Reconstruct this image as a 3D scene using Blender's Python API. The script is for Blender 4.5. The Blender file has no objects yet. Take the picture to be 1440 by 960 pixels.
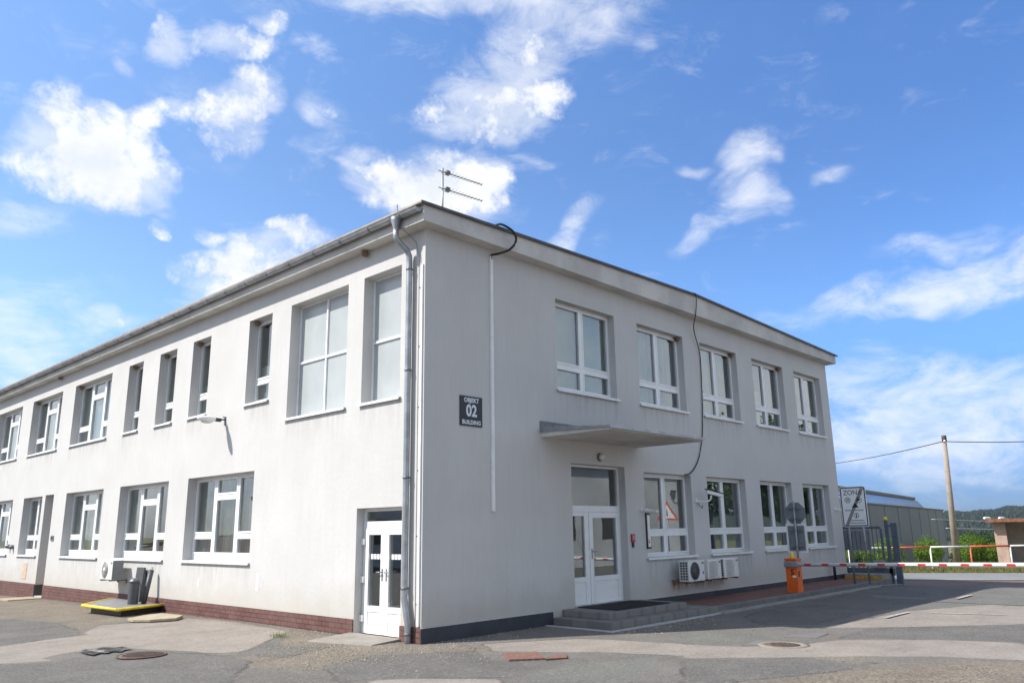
import bpy, bmesh, math, random
import numpy as np
from mathutils import Vector, Matrix, noise
random.seed(7)
rng = np.random.default_rng(11)
scene = bpy.context.scene
COL = scene.collection
PI = math.pi
# ------------------------------------------------------------------ camera frame
YAW, PITCH, ROLL = [math.radians(a) for a in (46.71884, 13.45278, -0.88091)]
CAM = Vector((-8.845, -10.478, 1.80))
FPX = 1103.0
fwd = Vector((math.cos(PITCH)*math.sin(YAW), math.cos(PITCH)*math.cos(YAW), math.sin(PITCH)))
rgt = Vector((math.cos(YAW), -math.sin(YAW), 0))
upv = rgt.cross(fwd)
c_, s_ = math.cos(ROLL), math.sin(ROLL)
rgt, upv = c_*rgt + s_*upv, -s_*rgt + c_*upv
def ray(px, py): return rgt*((px-720)/FPX) + upv*((480-py)/FPX) + fwd
def on_z(px, py, z=0.0):
    d = ray(px, py); return CAM + d*((z-CAM.z)/d.z)
cd = bpy.data.cameras.new('camera'); cam = bpy.data.objects.new('camera', cd); COL.objects.link(cam)
cam.matrix_world = Matrix.Translation(CAM) @ Matrix((rgt, upv, -fwd)).transposed().to_4x4()
cd.sensor_width = 36; cd.lens = FPX/1440*36; cd.clip_end = 12000; cd.clip_start = 0.1
scene.camera = cam

# ------------------------------------------------------------------ materials
MATS = {}
class NT:
    def __init__(s, name):
        s.m = bpy.data.materials.new(name); s.m.use_nodes = True
        s.n = s.m.node_tree.nodes; s.l = s.m.node_tree.links
        s.b = s.n['Principled BSDF']; s.out = s.n['Material Output']
        MATS[name] = s.m
    def new(s, t, **kw):
        n = s.n.new(t)
        for k, v in kw.items():
            if k in n.inputs.keys(): n.inputs[k].default_value = v
            else: setattr(n, k, v)
        return n
    def link(s, a, b): s.l.new(a, b)
    def coord(s, scale=(1, 1, 1), kind='Object'):
        t = s.new('ShaderNodeTexCoord'); m = s.new('ShaderNodeMapping'); m.inputs['Scale'].default_value = scale
        s.link(t.outputs[kind], m.inputs['Vector']); return m.outputs[0]
    def noise(s, vec, scale, detail=4, rough=.6, dist=0):
        n = s.new('ShaderNodeTexNoise'); n.inputs['Scale'].default_value = scale
        n.inputs['Detail'].default_value = detail; n.inputs['Roughness'].default_value = rough
        n.inputs['Distortion'].default_value = dist
        s.link(vec, n.inputs['Vector']); return n.outputs['Fac']
    def ramp(s, fac, lo, hi, a=0.0, b=1.0):
        n = s.new('ShaderNodeMapRange'); n.clamp = True; n.interpolation_type = 'SMOOTHSTEP'
        for k, v in (('From Min', lo), ('From Max', hi), ('To Min', a), ('To Max', b)): n.inputs[k].default_value = v
        s.link(fac, n.inputs['Value']); return n.outputs[0]
    def math(s, op, a, b=0.0):
        n = s.new('ShaderNodeMath'); n.operation = op
        for i, v in enumerate((a, b)):
            if isinstance(v, (int, float)): n.inputs[i].default_value = v
            else: s.link(v, n.inputs[i])
        return n.outputs[0]
    def mix(s, fac, a, b, mode='MIX'):
        n = s.new('ShaderNodeMix'); n.data_type = 'RGBA'; n.blend_type = mode
        for i, v in ((0, fac), (6, a), (7, b)):
            if isinstance(v, (int, float)): n.inputs[i].default_value = v
            elif isinstance(v, (tuple, list)): n.inputs[i].default_value = (*v[:3], 1)
            else: s.link(v, n.inputs[i])
        return n.outputs[2]
    def bump(s, h, strength=.3, dist=.01):
        n = s.new('ShaderNodeBump'); n.inputs['Strength'].default_value = strength; n.inputs['Distance'].default_value = dist
        s.link(h, n.inputs['Height']); s.link(n.outputs[0], s.b.inputs['Normal'])
    def col(s, c):
        if isinstance(c, (tuple, list)): s.b.inputs['Base Color'].default_value = (*c[:3], 1)
        else: s.link(c, s.b.inputs['Base Color'])
def simple(name, c, rough=.5, metal=0.0, var=.12, scale=6, bump=0.0, spec=.5):
    t = NT(name); v = t.coord()
    f = t.noise(v, scale, 5, .65)
    dark = tuple(x*(1-var) for x in c); lite = tuple(min(1, x*(1+var)) for x in c)
    t.col(t.mix(t.ramp(f, .3, .7), dark, lite))
    t.b.inputs['Roughness'].default_value = rough; t.b.inputs['Metallic'].default_value = metal
    t.b.inputs['Specular IOR Level'].default_value = spec
    if bump: t.bump(t.noise(v, 90, 4, .7), bump, .005)
    return t.m

def mat_render():
    t = NT('wall_render'); v = t.coord()
    base = t.mix(t.ramp(t.noise(v, .7, 5, .6), .3, .72), (.585, .580, .566), (.632, .627, .615))
    vs = t.coord((2.6, 2.6, .22))
    base = t.mix(t.ramp(t.noise(vs, 3.5, 5, .65), .42, .8, 0, .32), base, (.50, .495, .48))
    fine = t.noise(v, 70, 3, .7)
    base = t.mix(t.ramp(fine, .3, .7, 0, .14), base, (.36, .355, .345))
    gr = t.noise(v, 26, 4, .75)
    base = t.mix(t.ramp(gr, .50, .72, 0, .22), base, (.42, .415, .40))
    # splash dirt along the foot of the wall
    sep = t.new('ShaderNodeSeparateXYZ'); t.link(v, sep.inputs[0])
    h = t.math('ADD', sep.outputs['Z'], t.math('MULTIPLY', t.noise(v, 1.7, 5, .7), -1.1))
    base = t.mix(t.ramp(h, -.35, .45, .55, 0), base, (.47, .43, .365))
    # run-off streaks under the eaves
    h2 = t.math('ADD', sep.outputs['Z'], t.math('MULTIPLY', t.noise(vs, 6, 4, .7), 1.1))
    base = t.mix(t.ramp(h2, 7.75, 8.25, 0, .45), base, (.37, .35, .31))
    t.col(base); t.b.inputs['Roughness'].default_value = .95; t.b.inputs['Specular IOR Level'].default_value = .15
    hh = t.math('ADD', t.math('MULTIPLY', fine, .6), t.noise(v, 9, 4, .6))
    t.bump(hh, .35, .012)
mat_render()
def mat_concrete(name, c, sc=3, b=.3):
    t = NT(name); v = t.coord()
    base = t.mix(t.ramp(t.noise(v, sc, 6, .65), .3, .7), tuple(x*.8 for x in c), tuple(x*1.12 for x in c))
    base = t.mix(t.ramp(t.noise(v, 60, 3, .8), .45, .75, 0, .4), base, tuple(x*.6 for x in c))
    t.col(base); t.b.inputs['Roughness'].default_value = .9; t.bump(t.noise(v, 50, 4, .7), b, .008)
    return t.m
mat_concrete('eave_paint', (.60, .585, .55), .8, .1)
mat_concrete('concrete', (.29, .265, .235))
mat_concrete('slab_concrete', (.17, .16, .15))
mat_concrete('cover_surround', (.27, .225, .185))
mat_concrete('kerb_concrete', (.17, .165, .16))
mat_concrete('gutter_concrete', (.30, .29, .275))
mat_concrete('pole_concrete', (.38, .32, .27))
mat_concrete('shelter_paint', (.50, .36, .29))
mat_concrete('shelter_inside', (.52, .45, .39))
mat_concrete('far_wall', (.66, .655, .64), .4, .1)
def mat_brick(name, c1, c2, mort, bw, bh, axis):
    t = NT(name); tc = t.new('ShaderNodeTexCoord'); sep = t.new('ShaderNodeSeparateXYZ'); cmb = t.new('ShaderNodeCombineXYZ')
    t.link(tc.outputs['Object'], sep.inputs[0])
    a, b = axis
    t.link(sep.outputs[a], cmb.inputs[0]); t.link(sep.outputs[b], cmb.inputs[1])
    br = t.new('ShaderNodeTexBrick'); t.link(cmb.outputs[0], br.inputs['Vector'])
    br.inputs['Color1'].default_value = (*c1, 1); br.inputs['Color2'].default_value = (*c2, 1); br.inputs['Mortar'].default_value = (*mort, 1)
    br.inputs['Scale'].default_value = 1; br.inputs['Brick Width'].default_value = bw; br.inputs['Row Height'].default_value = bh
    br.inputs['Mortar Size'].default_value = bh*.11; br.inputs['Bias'].default_value = 0
    n = t.noise(tc.outputs['Object'], 2.5, 5, .7)
    c = t.mix(t.ramp(n, .35, .75, 0, .6), br.outputs['Color'], tuple(x*.55+.06 for x in c1))
    t.col(c); t.b.inputs['Roughness'].default_value = .75
    t.bump(t.math('MULTIPLY', br.outputs['Fac'], -1), .5, .006)
    return t.m
mat_brick('brick_tile', (.185, .072, .058), (.125, .048, .040), (.035, .026, .024), .22, .088, ('Y', 'Z'))
mat_brick('red_pavers', (.22, .085, .06), (.15, .065, .05), (.08, .06, .05), .2, .1, ('X', 'Y'))
mat_brick('grey_pavers', (.24, .225, .21), (.215, .20, .188), (.17, .16, .15), .45, .45, ('X', 'Y'))
simple('plinth_grey', (.040, .045, .058), .6, 0, .2, 2, .1)
simple('plinth_cap', (.5, .5, .5), .6)
simple('pvc_white', (.84, .85, .86), .35, 0, .04, 3)
simple('sill_white', (.80, .80, .79), .4, 0, .08, 5)
simple('zinc', (.36, .38, .40), .45, .7, .2, 4)
simple('zinc_dark', (.17, .18, .19), .5, .5, .25, 5)
simple('flashing', (.085, .085, .09), .55, .3, .3, 5)
simple('roof_sheet', (.40, .34, .28), .7, .1, .2, 4)
simple('black_rubber', (.018, .018, .019), .7)
simple('black_plastic', (.03, .03, .032), .45)
simple('steel_grey', (.17, .18, .19), .45, .5, .2, 5)
simple('bin_grey', (.085, .09, .095), .5, .2, .15, 8)
simple('deck_steel', (.30, .30, .31), .5, .4, .2, 6)
simple('yellow_paint', (.80, .62, .03), .5, 0, .2, 9)
simple('orange_paint', (.80, .135, .012), .42, 0, .1, 4)
simple('red_paint', (.48, .030, .030), .45, 0, .15, 5)
simple('rail_red', (.62, .11, .06), .5, 0, .2, 5)
simple('rail_white', (.75, .74, .71), .5, 0, .12, 5)
simple('white_paint', (.80, .80, .80), .4, 0, .06, 5)
simple('white_plastic', (.82, .82, .81), .45, 0, .06, 5)
simple('ac_white', (.72, .72, .69), .45, 0, .07, 4)
simple('ac_side_shade', (.26, .26, .26), .5, .1, .1, 5)  # grey standing for the shaded end of a white casing
simple('ac_grille', (.10, .095, .09), .6, 0, .2, 30)
simple('blue_mark', (.05, .12, .4), .4)
simple('rust', (.24, .105, .06), .85, 0, .4, 7, .3)
simple('brick_worn', (.20, .105, .08), .9, 0, .3, 16, .4)
simple('rusty_iron', (.135, .095, .078), .85, 0, .35, 12, .4)
simple('gate_blue', (.12, .155, .20), .45, .3, .15, 6)
simple('footing_yellow', (.48, .27, .03), .6, 0, .3, 9)
simple('gate_sheet', (.25, .265, .28), .6, .1, .1, 3)
simple('sign_back', (.19, .225, .245), .55, .15, .15, 5)
simple('galvanised', (.33, .35, .37), .45, .6, .15, 8)
simple('sign_navy', (.022, .027, .042), .5, 0, .1, 5)
simple('sign_white', (.86, .87, .88), .4, 0, .05, 5)
simple('letter_white', (.70, .73, .78), .5, 0, .05, 5)
simple('letter_black', (.015, .015, .017), .5)
simple('letter_grey', (.30, .30, .31), .5)
simple('band_grey', (.27, .26, .27), .5)
simple('wood', (.38, .16, .05), .5, 0, .3, 12)
simple('plywood', (.40, .34, .245), .8, 0, .15, 4, .1)
simple('nest_mud', (.20, .13, .085), .95, 0, .4, 40, .8)
simple('hall_clad', (.145, .135, .125), .55, .2, .08, .3)
simple('hall_roof', (.17, .14, .115), .7, 0, .15, .5)
simple('beige_board', (.58, .44, .32), .8)
simple('milky_lamp', (.75, .70, .60), .3)
simple('interior_paint', (.50, .48, .44), .9, 0, .08, .6)
simple('interior_floor', (.22, .19, .16), .6)
simple('ceiling_lamp', (.85, .85, .83), .4)
simple('paint_line', (.58, .56, .53), .8, 0, .3, 9, .2)
simple('worn_line', (.42, .41, .39), .85, 0, .45, 14, .2)
simple('grit_stone', (.30, .265, .22), .9, 0, .35, 30)
simple('bark', (.10, .075, .055), .95, 0, .3, 8, .4)
def curtain_mat(name, c):
    simple(name, c, .9, 0, .07, 5)
curtain_mat('blind_pale', (.50, .50, .48)); curtain_mat('blind_grey', (.34, .34, .32)); curtain_mat('net_curtain', (.42, .43, .47))
curtain_mat('blind_green', (.33, .36, .33)); curtain_mat('blind_blue', (.55, .62, .67)); curtain_mat('curtain_dark', (.09, .085, .08))
curtain_mat('slat_grey', (.24, .24, .235))
def mat_glass(name, tint, base, rough=0.0, scale=1.0):
    t = NT(name); t.n.remove(t.b)
    tr = t.new('ShaderNodeBsdfTransparent'); tr.inputs[0].default_value = (*tint, 1)
    gl = t.new('ShaderNodeBsdfGlossy'); gl.inputs['Roughness'].default_value = rough; gl.inputs['Color'].default_value = (.95, .97, 1, 1)
    lw = t.new('ShaderNodeLayerWeight'); lw.inputs['Blend'].default_value = .5
    p = t.math('POWER', lw.outputs['Facing'], 4.0)
    f = t.math('ADD', t.math('MULTIPLY', p, .85*scale), base)
    # faint waviness of the panes
    v = t.coord(); b = t.new('ShaderNodeBump'); b.inputs['Strength'].default_value = .04; b.inputs['Distance'].default_value = .02
    t.link(t.noise(v, 1.3, 2, .5), b.inputs['Height']); t.link(b.outputs[0], gl.inputs['Normal'])
    mx = t.new('ShaderNodeMixShader'); t.link(f, mx.inputs[0]); t.link(tr.outputs[0], mx.inputs[1]); t.link(gl.outputs[0], mx.inputs[2])
    t.link(mx.outputs[0], t.out.inputs[0])
mat_glass('glass', (.80, .84, .82), .14)
mat_glass('skylight_glass', (.35, .45, .55), .45, .12)
def mat_milky():
    t = NT('milky_pane'); v = t.coord()
    t.col(t.mix(t.ramp(t.noise(v, 1.2, 4, .6), .3, .7), (.40, .435, .44), (.46, .49, .49)))
    t.b.inputs['Roughness'].default_value = .22; t.b.inputs['Specular IOR Level'].default_value = .6
mat_milky()
def mat_hall():
    t = NT('hall_panels'); v = t.coord(); sep = t.new('ShaderNodeSeparateXYZ'); t.link(v, sep.inputs[0])
    base = t.mix(t.ramp(t.noise(v, .3, 4, .6), .3, .7), (.138, .138, .140), (.160, .160, .161))
    t.col(base); t.b.inputs['Roughness'].default_value = .55
    w = t.new('ShaderNodeTexWave'); w.inputs['Scale'].default_value = 1.0; w.wave_type = 'BANDS'; w.bands_direction = 'Z'
    t.link(v, w.inputs['Vector']); t.bump(w.outputs['Fac'], .06, .01)
mat_hall()
def mat_foliage(name, c_dark, c_lite, transl=.35):
    t = NT(name)
    at = t.new('ShaderNodeAttribute'); at.attribute_name = 'tint'
    c = t.mix(at.outputs['Fac'], c_dark, c_lite)
    t.col(c); t.b.inputs['Roughness'].default_value = .6; t.b.inputs['Specular IOR Level'].default_value = .25
    tl = t.new('ShaderNodeBsdfTranslucent'); t.link(c, tl.inputs[0])
    mx = t.new('ShaderNodeMixShader'); mx.inputs[0].default_value = transl
    t.link(t.b.outputs[0], mx.inputs[1]); t.link(tl.outputs[0], mx.inputs[2]); t.link(mx.outputs[0], t.out.inputs[0])
mat_foliage('shrub_leaf', (.06, .13, .018), (.22, .33, .04))
mat_foliage('tree_leaf', (.022, .055, .016), (.07, .12, .03))
mat_foliage('forest_leaf', (.010, .021, .017), (.024, .040, .028), .12)
mat_foliage('grass_blade', (.10, .12, .03), (.30, .27, .10), .4)
def mat_ground():
    """old asphalt: colours of the repair patches come from distance fields stored on the yard mesh"""
    t = NT('yard_asphalt'); v = t.coord()
    at = t.new('ShaderNodeAttribute'); at.attribute_name = 'patch'
    at2 = t.new('ShaderNodeAttribute'); at2.attribute_name = 'patch2'
    s1 = t.new('ShaderNodeSeparateColor'); t.link(at.outputs['Color'], s1.inputs[0])
    s2 = t.new('ShaderNodeSeparateColor'); t.link(at2.outputs['Color'], s2.inputs[0])
    wob = t.math('MULTIPLY', t.math('SUBTRACT', t.noise(v, 1.6, 6, .65), .5), .30)
    wob2 = t.math('MULTIPLY', t.math('SUBTRACT', t.noise(v, .9, 6, .7), .5), 1.4)
    base = t.mix(t.ramp(t.noise(v, .45, 6, .65), .3, .7), (.128, .119, .108), (.176, .163, .148))
    def lay(base, field, col, w, soft=.04, amt=.9):
        return t.mix(t.ramp(t.math('ADD', field, w), -soft, soft, 0, amt), base, col)
    big = t.noise(v, 1.1, 5, .7)
    base = lay(base, s1.outputs['Blue'], t.mix(t.ramp(big, .3, .7), (.165, .135, .10), (.22, .185, .14)), wob2, .35, .85)
    base = lay(base, s2.outputs['Red'], t.mix(t.ramp(big, .3, .7), (.130, .132, .118), (.165, .165, .148)), wob, .05)
    base = lay(base, s1.outputs['Red'], t.mix(t.ramp(big, .3, .7), (.255, .222, .194), (.325, .287, .252)), wob, .05)
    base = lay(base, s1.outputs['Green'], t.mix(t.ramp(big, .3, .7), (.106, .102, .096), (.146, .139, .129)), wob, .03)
    # a darker joint runs along the cut edges of the repairs
    for fld, w_ in ((s1.outputs['Red'], wob), (s1.outputs['Green'], wob)):
        ed = t.math('ABSOLUTE', t.math('ADD', fld, w_))
        base = t.mix(t.math('MULTIPLY', t.ramp(ed, .008, .05, .65, 0), t.ramp(t.noise(v, .8, 3, .6), .4, .6)), base, (.05, .046, .042))
    base = lay(base, s2.outputs['Green'], (.21, .105, .085), wob, .08, .8)
    # aggregate, grit, stains
    g = t.noise(v, 38, 3, .8)
    vc = t.new('ShaderNodeTexVoronoi'); vc.inputs['Scale'].default_value = 42; t.link(v, vc.inputs['Vector'])
    gravel = t.ramp(t.math('ADD', s1.outputs['Blue'], wob2), -.3, .4, .30, 1)
    for vv, am in ((vc, .55),):
        sp = t.new('ShaderNodeSeparateColor'); t.link(vv.outputs['Color'], sp.inputs[0])
        k = t.math('ADD', t.math('MULTIPLY', sp.outputs['Red'], am*2), 1-am)
        cb = t.new('ShaderNodeCombineColor'); [t.link(k, cb.inputs[i]) for i in range(3)]
        base = t.mix(t.math('MULTIPLY', gravel, t.ramp(t.noise(v, .7, 4, .7), .3, .65, .25, 1)), base, t.mix(1.0, base, cb.outputs[0], 'MULTIPLY'))
    base = t.mix(t.ramp(t.noise(v, 17, 3, .85), .56, .70, 0, .55), base, (.06, .056, .052))
    base = t.mix(t.ramp(t.noise(v, 21, 3, .85), .56, .70, 0, .55), base, (.42, .38, .34))
    base = t.mix(t.ramp(g, .52, .72, 0, .6), base, (.36, .34, .31))
    base = t.mix(t.ramp(t.noise(v, 55, 2, .8), .55, .75, 0, .55), base, (.05, .048, .045))
    st = t.new('ShaderNodeMapping'); st.inputs['Scale'].default_value = (.5, 1.8, 1); t.link(v, st.inputs['Vector'])
    base = t.mix(t.ramp(t.noise(st.outputs[0], .8, 6, .7), .55, .75, 0, .45), base, (.07, .065, .06))
    base = t.mix(t.ramp(t.noise(v, .33, 6, .7), .56, .70, 0, .35), base, (.23, .19, .145))
    # cracks
    vo = t.new('ShaderNodeTexVoronoi'); vo.feature = 'DISTANCE_TO_EDGE'; vo.inputs['Scale'].default_value = .42
    wv = t.new('ShaderNodeVectorMath'); wv.operation = 'ADD'
    nn = t.new('ShaderNodeTexNoise'); nn.inputs['Scale'].default_value = 1.1; nn.inputs['Detail'].default_value = 5; t.link(v, nn.inputs['Vector'])
    t.link(v, wv.inputs[0]); t.link(nn.outputs['Color'], wv.inputs[1]); t.link(wv.outputs[0], vo.inputs['Vector'])
    ck = t.math('MULTIPLY', t.ramp(vo.outputs['Distance'], .0015, .007, 1, 0), t.ramp(t.noise(v, .3, 4, .65), .54, .66, 0, .5))
    base = t.mix(ck, base, (.03, .028, .026))
    t.col(base); t.b.inputs['Roughness'].default_value = .92; t.b.inputs['Specular IOR Level'].default_value = .25
    hh = t.math('ADD', t.math('MULTIPLY', g, .7), t.math('MULTIPLY', ck, -1.5))
    t.bump(hh, .55, .012)
mat_ground()
def mat_stain(name, c, amt):
    t = NT(name); tc = t.new('ShaderNodeTexCoord'); sep = t.new('ShaderNodeSeparateXYZ'); t.link(tc.outputs['Generated'], sep.inputs[0])
    v = t.coord((7, 7, .8)); st = t.ramp(t.noise(v, 1.0, 4, .6), .38, .75)
    fade = t.math('MULTIPLY', t.ramp(sep.outputs['Z'], .0, 1.0), t.ramp(sep.outputs['Z'], 1.0, .96))
    a = t.math('MULTIPLY', t.math('MULTIPLY', st, fade), amt)
    t.col(c); t.b.inputs['Roughness'].default_value = .95; t.b.inputs['Specular IOR Level'].default_value = .1; t.link(a, t.b.inputs['Alpha'])
mat_stain('rain_stain', (.35, .31, .24), .17); mat_stain('rust_stain', (.26, .13, .06), .75)
def mat_road():
    t = NT('road_asphalt'); v = t.coord()
    base = t.mix(t.ramp(t.noise(v, .5, 6, .65), .3, .7), (.185, .187, .182), (.225, .225, .216))
    base = t.mix(t.ramp(t.noise(v, 30, 3, .8), .5, .72, 0, .5), base, (.28, .27, .25))
    t.col(base); t.b.inputs['Roughness'].default_value = .9; t.bump(t.noise(v, 40, 3, .7), .4, .01)
mat_road()
def mat_grassland():
    t = NT('grassland'); v = t.coord()
    base = t.mix(t.ramp(t.noise(v, .8, 6, .7), .3, .7), (.10, .115, .03), (.26, .23, .09))
    base = t.mix(t.ramp(t.noise(v, 9, 4, .8), .4, .7, 0, .6), base, (.06, .08, .02))
    t.col(base); t.b.inputs['Roughness'].default_value = .95; t.bump(t.noise(v, 14, 4, .8), .8, .06)
mat_grassland()
def mat_puddle():
    t = NT('puddle_water'); v = t.coord(); t.col((.045, .042, .04)); nz = t.noise(v, 3.2, 5, .65); t.link(t.ramp(nz, .50, .60, .55, .05), t.b.inputs['Roughness']); t.link(t.ramp(nz, .50, .60, .12, .6), t.b.inputs['Specular IOR Level'])
mat_puddle()
# ------------------------------------------------------------------ mesh builder
class MB:
    def __init__(s): s.v = []; s.f = []; s.m = []; s.sm = []
    def add(s, vs, fs, mi=0, smooth=False):
        o = len(s.v); s.v += [tuple(p) for p in vs]; s.f += [tuple(i+o for i in f) for f in fs]
        s.m += [mi]*len(fs); s.sm += [smooth]*len(fs); return s
    def box(s, x0, x1, y0, y1, z0, z1, mi=0, M=None):
        vs = [(x, y, z) for z in (z0, z1) for y in (y0, y1) for x in (x0, x1)]
        if M: vs = [M @ Vector(p) for p in vs]
        return s.add(vs, [(0, 2, 3, 1), (4, 5, 7, 6), (0, 1, 5, 4), (2, 6, 7, 3), (0, 4, 6, 2), (1, 3, 7, 5)], mi)
    def tube(s, pts, r, n=8, mi=0, cap=True, r1=None):
        pts = [Vector(p) for p in pts]; N = len(pts); rings = []
        for i, p in enumerate(pts):
            if i == 0: t = pts[1]-pts[0]
            elif i == N-1: t = pts[-1]-pts[-2]
            else: t = (pts[i+1]-pts[i]).normalized() + (pts[i]-pts[i-1]).normalized()
            t.normalize()
            a = Vector((0, 0, 1)) if abs(t.z) < .9 else Vector((1, 0, 0))
            u = t.cross(a).normalized(); w = t.cross(u)
            rr = r if r1 is None else r+(r1-r)*i/(N-1)
            rings.append([p + (u*math.cos(k*2*PI/n) + w*math.sin(k*2*PI/n))*rr for k in range(n)])
        vs = [q for rg in rings for q in rg]; fs = []
        for i in range(N-1):
            for k in range(n): fs.append((i*n+k, i*n+(k+1) % n, (i+1)*n+(k+1) % n, (i+1)*n+k))
        s.add(vs, fs, mi, True)
        if cap: s.add(rings[0], [tuple(range(n))], mi); s.add(rings[-1], [tuple(range(n))], mi)
        return s
    def lathe(s, prof, n=16, mi=0, M=None, smooth=True):
        vs = [(r*math.cos(k*2*PI/n), r*math.sin(k*2*PI/n), z) for r, z in prof for k in range(n)]
        if M: vs = [M @ Vector(p) for p in vs]
        fs = [(i*n+k, i*n+(k+1) % n, (i+1)*n+(k+1) % n, (i+1)*n+k) for i in range(len(prof)-1) for k in range(n)]
        s.add(vs, fs, mi, smooth)
        for i in (0, len(prof)-1):
            if prof[i][0] > 1e-4: s.add(vs[i*n:(i+1)*n], [tuple(range(n))], mi)
        return s
    def prism(s, poly, a, b, f, mi=0):
        """poly in 2-D, extruded between a and b; f(p, q, t) places a point"""
        n = len(poly); vs = [f(p, q, a) for p, q in poly] + [f(p, q, b) for p, q in poly]
        return s.add(vs, [tuple(range(n)), tuple(range(n, 2*n))] + [(i, (i+1) % n, n+(i+1) % n, n+i) for i in range(n)], mi)
    def build(s, name, mats, parent=None, loc=None, rotz=0, bevel=0.0, tint=None):
        me = bpy.data.meshes.new(name); me.from_pydata(s.v, [], s.f)
        if isinstance(mats, str): mats = [mats]
        for m in mats: me.materials.append(MATS[m])
        me.polygons.foreach_set('material_index', s.m); me.polygons.foreach_set('use_smooth', s.sm)
        bm = bmesh.new(); bm.from_mesh(me); bmesh.ops.remove_doubles(bm, verts=bm.verts, dist=1e-5)
        bmesh.ops.recalc_face_normals(bm, faces=bm.faces); bm.to_mesh(me); bm.free()
        me.update()
        o = bpy.data.objects.new(name, me); COL.objects.link(o)
        if parent: o.parent = parent
        if loc is not None: o.location = loc
        o.rotation_euler.z = rotz
        if bevel:
            b = o.modifiers.new('bevel', 'BEVEL'); b.width = bevel; b.segments = 2; b.limit_method = 'ANGLE'
        return o
def tag(o, label=None, cat=None, group=None, kind=None):
    if label: o['label'] = label
    if cat: o['category'] = cat
    if group: o['group'] = group
    if kind: o['kind'] = kind
    return o
def thing(name, label, cat, loc=(0, 0, 0), rotz=0, group=None):
    o = bpy.data.objects.new(name, None); COL.objects.link(o); o.location = loc; o.rotation_euler.z = rotz
    o.empty_display_size = .2
    return tag(o, label, cat, group)
def copy_tree(o, parent=None):
    c = o.copy(); COL.objects.link(c); c.parent = parent
    for ch in list(o.children): copy_tree(ch, c)
    return c
LEFT = -PI/2   # rotation that turns a thing's front (-y) towards -X, for the sunlit wall
def text_into(mb, s, size, cx, cz, y, mi, bold=0.0, sx=1.0, align='CENTER'):
    """writing on the local XZ plane, facing -y"""
    cu = bpy.data.curves.new('t', 'FONT'); cu.body = s; cu.size = size; cu.align_x = align; cu.align_y = 'CENTER'; cu.offset = bold
    cu.resolution_u = 4
    o = bpy.data.objects.new('t', cu); COL.objects.link(o)
    dg = bpy.context.evaluated_depsgraph_get(); me = bpy.data.meshes.new_from_object(o.evaluated_get(dg))
    vs = [(cx+v.co.x*sx, y, cz+v.co.y) for v in me.vertices]
    mb.add(vs, [tuple(p.vertices) for p in me.polygons], mi)
    bpy.data.objects.remove(o); bpy.data.curves.remove(cu); bpy.data.meshes.remove(me)
def WR(u, w, v): return (u, -w, v)      # right (shaded) wall: u along X, w outwards, v up
def WL(u, w, v): return (-w, u, v)      # left (sunlit) wall: u along Y
def wbox(mb, W, u0, u1, w0, w1, v0, v1, mi=0):
    a = W(u0, w0, v0); b = W(u1, w1, v1)
    mb.box(min(a[0], b[0]), max(a[0], b[0]), min(a[1], b[1]), max(a[1], b[1]), min(a[2], b[2]), max(a[2], b[2]), mi)
SKYROT_SIGN = 1
CLOUD_LIT = (6.6, 6.65, 6.75); CLOUD_GREY = (4.9, 5.2, 5.7)
EXPOSURE = 0.48
HAZE = 0.0001
# ------------------------------------------------------------------ the ground
def gz(x, y):
    """yard level: falls gently along the sunlit wall and again towards the road"""
    t = min(1, max(0, (x-16)/8)); t = t*t*(3-2*t)
    return (-0.00043*y*y if (y > 0 and x < 0.5) else 0.0) - .31*t
def on_yard(px, py, dz=0.0):
    p = on_z(px, py, 0)
    for _ in range(6): p = on_z(px, py, gz(p.x, p.y)+dz)
    return p
def poly_sdf(P, poly):
    """signed distance (positive inside) of points P (n,2) to polygon"""
    q = np.array(poly); n = len(q); d = np.full(len(P), 1e9); ins = np.zeros(len(P), bool)
    for i in range(n):
        a, b = q[i], q[(i+1) % n]; ab = b-a
        t = np.clip(((P-a)@ab)/max(ab@ab, 1e-9), 0, 1)
        d = np.minimum(d, np.linalg.norm(P-(a+t[:, None]*ab), axis=1))
        c = ((a[1] > P[:, 1]) != (b[1] > P[:, 1]))
        with np.errstate(divide='ignore', invalid='ignore'):
            xx = (b[0]-a[0])*(P[:, 1]-a[1])/(b[1]-a[1]+1e-12)+a[0]
        ins ^= (c & (P[:, 0] < xx))
    return np.where(ins, d, -d)
def G3(ox, oy, k, pts): return [(lambda p: (p.x, p.y))(on_yard(ox+x/k, oy+y/k)) for x, y in pts]
A = lambda pts: G3(0, 760, 3, pts); B = lambda pts: G3(480, 800, 3, pts); D = lambda pts: G3(960, 780, 3, pts)
LIGHT = [A([(-30, 445), (200, 415), (360, 395), (350, 385), (420, 355), (540, 345), (780, 320), (950, 335), (1210, 378), (1200, 388), (1080, 440), (1050, 460), (930, 470), (690, 455), (450, 440), (260, 470), (180, 490), (250, 497), (-30, 515)]),
         B([(115, 462), (300, 452), (670, 456), (690, 490), (100, 490)]),
         B([(590, 312), (1000, 290), (1445, 308), (1445, 362), (1080, 346), (640, 340)]),
         D([(-5, 370), (230, 382), (490, 378), (660, 357), (1100, 355), (1420, 368), (1480, 380), (1480, 440), (1100, 425), (500, 428), (-5, 432)]),
         D([(560, 302), (960, 232), (1300, 205), (1480, 215), (1480, 285), (1000, 300)])]
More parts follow.
